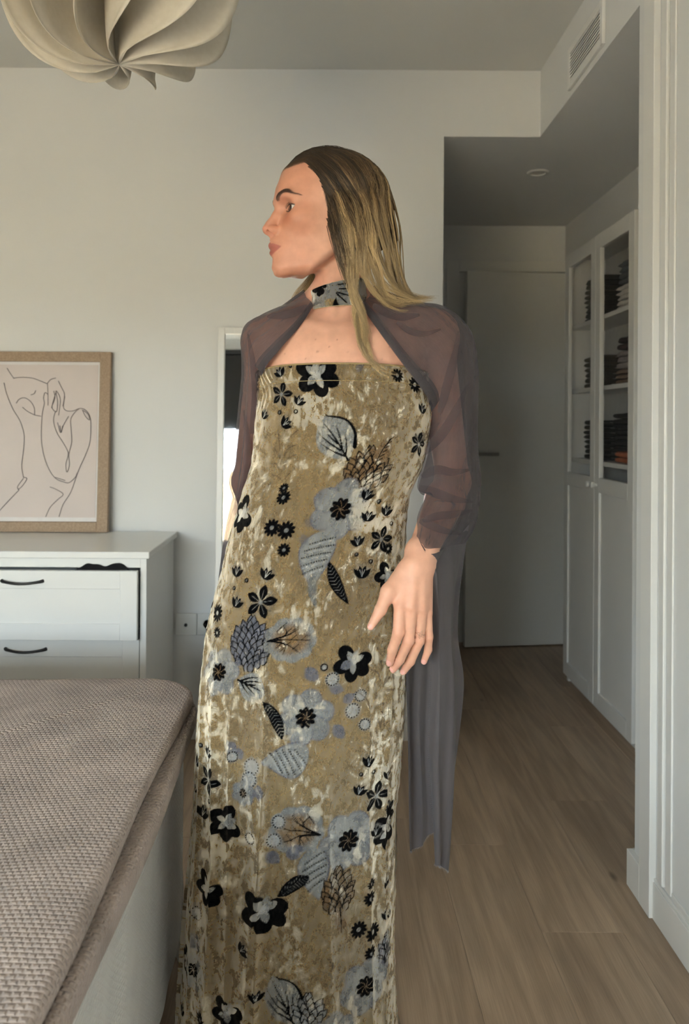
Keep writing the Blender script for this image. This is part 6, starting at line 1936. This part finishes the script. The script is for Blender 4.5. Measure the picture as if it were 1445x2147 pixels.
slv['label'] = 'sheer grey chiffon sleeve with a long trailing end, over the hanging arm'
# the folded front edge, two more thicknesses of cloth from choker to armpit
def band(src, w, n_cut, name, par, off):
    e = src[:n_cut, 0]
    d = src[:n_cut, 6] - e; d /= np.linalg.norm(d, axis=1, keepdims=True) + 1e-9
    ks = np.linspace(-0.1, 1, 9)
    wv = w * np.clip(np.linspace(0.55, 1.25, n_cut), 0, 1.2)
    g = e[:, None] + d[:, None] * (ks[None, :, None] * wv[:, None, None])
    g[..., 1] -= off + 0.0035 * np.sin(np.pi * np.clip(ks, 0, 1))[None]
    me = mesh_np(name, g.reshape(-1, 3), grid_faces(n_cut, 9))
    set_uv(me, np.stack([np.tile(ks * w, n_cut), np.repeat(np.linspace(0, 0.3, n_cut), 9)], -1))
    return link(name, me, M_chif, par, True)
band(G1, 0.024, 66, 'folded_edge', slv, 0.0015); band(G1, 0.017, 66, 'folded_edge', slv, 0.0035)

# gathered folds: narrow doubled strips of the same cloth lying on the sleeve
def surf_y(G, px, py):
    f = G.reshape(-1, 3)
    qx, qy = f[:, 0] / f[:, 1] * FPX + CX, CY - (f[:, 2] - HC) / f[:, 1] * FPX
    near_ = np.hypot(qx - px, qy - py) < 9
    if not near_.any():
        return float(f[np.argmin(np.hypot(qx - px, qy - py)), 1])
    return float(f[near_, 1].min())
def fold_strip(G, pts, w0, w1, par):
    c = spline(np.array(pts, float), 40)
    t_ = np.gradient(c, axis=0); t_ /= np.linalg.norm(t_, axis=1, keepdims=True)
    nr_ = np.stack([-t_[:, 1], t_[:, 0]], -1)
    env = np.sin(np.pi * np.linspace(0.04, 0.96, 40)) ** 0.5
    ks = np.linspace(-1, 1, 7)
    ys = np.array([surf_y(G, *p) for p in c]); ys = np.convolve(np.pad(ys, 4, 'edge'), np.ones(9) / 9, 'valid')
    g = []
    for i in range(40):
        w = 1.5 * (w0 + (w1 - w0) * i / 39) * env[i]
        for k_ in ks:
            g.append(tuple(P(c[i, 0] + nr_[i, 0] * w * k_, c[i, 1] + nr_[i, 1] * w * k_, ys[i] - 0.0030 - 0.0022 * (1 - k_ * k_) * env[i])))
    me = mesh_np('gathered_fold', np.array(g), grid_faces(40, 7))
    set_uv(me, np.stack([np.tile(ks * 0.01, 40), np.repeat(np.linspace(0, 0.3, 40), 7)], -1))
    link('gathered_fold', me, M_chif3, par, True)
for pts, w0, w1 in (([(962, 694), (955, 740), (940, 800), (922, 866)], 3, 9), ([(984, 800), (962, 850), (930, 905), (890, 950)], 3, 10), ([(985, 985), (950, 990), (915, 985), (884, 1000)], 4, 8),
                    ([(992, 1052), (950, 1046), (915, 1034), (880, 1022)], 4, 9), ([(990, 1070), (955, 1078), (918, 1082), (886, 1092)], 4, 7), ([(965, 1120), (930, 1112), (900, 1100), (880, 1092)], 4, 7),
                    ([(880, 660), (845, 664), (812, 655), (782, 640)], 5, 8), ([(925, 690), (890, 700), (860, 694), (832, 676)], 3, 6)):
    fold_strip(G1, pts, w0, w1, slv)
# trailing end of that sleeve: a front fall and a back fall
FP = [
    [(876, 1124, 1.296), (895, 1160, 1.290), (925, 1150, 1.330), (955, 1130, 1.380), (984, 1100, 1.42)],
    [(906, 1192, 1.300), (918, 1205, 1.300), (938, 1200, 1.335), (956, 1190, 1.385), (975, 1172, 1.42)],
    [(911, 1262, 1.325), (922, 1270, 1.318), (938, 1265, 1.345), (950, 1262, 1.385), (962, 1258, 1.42)],
    [(911, 1340, 1.345), (922, 1345, 1.330), (937, 1342, 1.355), (950, 1340, 1.380), (958, 1338, 1.42)],
    [(909, 1430, 1.360), (924, 1430, 1.340), (942, 1430, 1.362), (958, 1430, 1.380), (971, 1428, 1.42)],
    [(905, 1540, 1.370), (922, 1540, 1.345), (940, 1540, 1.368), (955, 1540, 1.385), (965, 1540, 1.42)],
    [(904, 1640, 1.372), (920, 1640, 1.350), (936, 1640, 1.370), (948, 1640, 1.385), (956, 1640, 1.42)],
    [(908, 1740, 1.375), (918, 1745, 1.355), (930, 1748, 1.372), (940, 1750, 1.385), (947, 1750, 1.41)],
    [(908, 1806, 1.378), (916, 1811, 1.362), (925, 1816, 1.375), (932, 1821, 1.385), (938, 1826, 1.40)],
]
BP = [
    [(868, 1150, 1.40), (885, 1150, 1.43), (905, 1140, 1.45), (930, 1130, 1.47), (960, 1120, 1.48)],
    [(856, 1260, 1.41), (872, 1260, 1.44), (890, 1260, 1.45), (905, 1260, 1.46), (925, 1255, 1.47)],
    [(850, 1400, 1.42), (866, 1400, 1.445), (880, 1400, 1.45), (896, 1400, 1.455), (915, 1400, 1.46)],
    [(851, 1500, 1.42), (862, 1500, 1.445), (876, 1500, 1.452), (892, 1500, 1.455), (908, 1500, 1.46)],
    [(853, 1600, 1.42), (866, 1600, 1.440), (880, 1600, 1.450), (892, 1600, 1.452), (906, 1600, 1.46)],
    [(854, 1700, 1.42), (870, 1700, 1.438), (884, 1700, 1.448), (898, 1700, 1.450), (911, 1700, 1.46)],
    [(856, 1783, 1.42), (870, 1782, 1.436), (884, 1770, 1.445), (898, 1755, 1.448), (911, 1738, 1.455)],
]
pn1, Gp = loft('trailing_panel', FP, 200, 60, M_chif2, slv, lambda u, v: 0.0045 * np.sin(v * 11 + 2 * np.sin(u * 4)) * np.clip(u / 0.2, 0, 1) + 0.0006 * np.sin(v * 31 + 5 * u))
pn2, Gq = loft('trailing_panel', BP, 180, 56, M_chif2, slv, lambda u, v: 0.0040 * np.sin(v * 13 + 1.5 * u) * np.clip(u / 0.2, 0, 1) + 0.0004 * np.sin(v * 29))
# frayed raw edges
fr_c = []
for G_, idx_ in ((Gp, 'end'), (Gq, 'end'), (Gp, 'left')):
    line_ = G_[-1] if idx_ == 'end' else G_[60:, 0]
    pts_ = resample(line_, 120)
    for p_ in pts_:
        dvec = np.array([0.3 * rng.standard_normal(), 0.2 * rng.standard_normal(), -1.0]) if idx_ == 'end' else np.array([-1.0, 0.3 * rng.standard_normal(), -0.5 * rng.random()])
        dvec /= np.linalg.norm(dvec); ln = 0.002 + 0.004 * rng.random()
        fr_c.append([p_ + dvec * ln * t + np.array([0.0008 * math.sin(5 * t + p_[0] * 900), 0, 0]) for t in np.linspace(0, 1, 5)])
v, f = strands(np.array(fr_c), 0.00016, 0.3)
tag(link('frayed_threads', mesh_np('frayed_threads', v, f), plain('chiffon_thread', (128, 126, 128), 0.9), slv, True), kind='stuff')

# her right sleeve (picture left)
SRt = [
    [(657, 641, 1.428), (652, 632, 1.430), (642, 622, 1.455), (648, 618, 1.50), (660, 616, 1.535)],
    [(628, 684, 1.392), (612, 655, 1.402), (596, 640, 1.455), (604, 642, 1.53), (618, 660, 1.575)],
    [(585, 730, 1.370), (562, 694, 1.388), (545, 664, 1.455), (556, 672, 1.545), (580, 705, 1.585)],
    [(553, 772, 1.388), (526, 730, 1.408), (510, 694, 1.470), (522, 705, 1.56), (555, 765, 1.585)],
    [(546, 815, 1.440), (522, 800, 1.425), (507, 770, 1.490), (518, 785, 1.57), (552, 820, 1.560)],
    [(545, 880, 1.460), (520, 880, 1.446), (506, 865, 1.510), (516, 870, 1.58), (550, 880, 1.580)],
    [(536, 950, 1.475), (513, 950, 1.466), (502, 945, 1.530), (512, 950, 1.61), (545, 950, 1.60)],
    [(518, 1030, 1.490), (500, 1030, 1.488), (491, 1030, 1.550), (502, 1030, 1.64), (540, 1030, 1.64)],
    [(498, 1105, 1.505), (482, 1105, 1.505), (475, 1105, 1.560), (490, 1105, 1.67), (540, 1105, 1.68)],
    [(478, 1190, 1.52), (466, 1190, 1.52), (461, 1192, 1.57), (480, 1192, 1.69), (540, 1192, 1.70)],
    [(466, 1290, 1.54), (458, 1290, 1.54), (455, 1290, 1.58), (478, 1290, 1.69), (530, 1290, 1.70)],
]
slr, G2 = loft('sleeve', SRt, 150, 80, M_chif, person, lambda u, v: np.clip(u / 0.15, 0, 1) * (0.0030 * np.sin(15 * v + 7 * u) * np.sin(6 * u + 0.5) + 0.003 * np.exp(-((v - 0.3 - 0.3 * (u - 0.3)) / 0.04) ** 2)))
slr['label'] = 'sheer grey chiffon sleeve over the arm held behind her back'
band(G2, 0.017, 50, 'folded_edge', slr, 0.0015); band(G2, 0.011, 50, 'folded_edge', slr, 0.0035)

for pts, w0, w1 in (([(560, 664), (585, 662), (615, 656), (645, 642)], 4, 7), ([(520, 700), (530, 760), (536, 830), (528, 910)], 3, 7), ([(512, 860), (520, 930), (512, 1010), (492, 1080)], 3, 6)):
    fold_strip(G2, pts, w0, w1, slr)
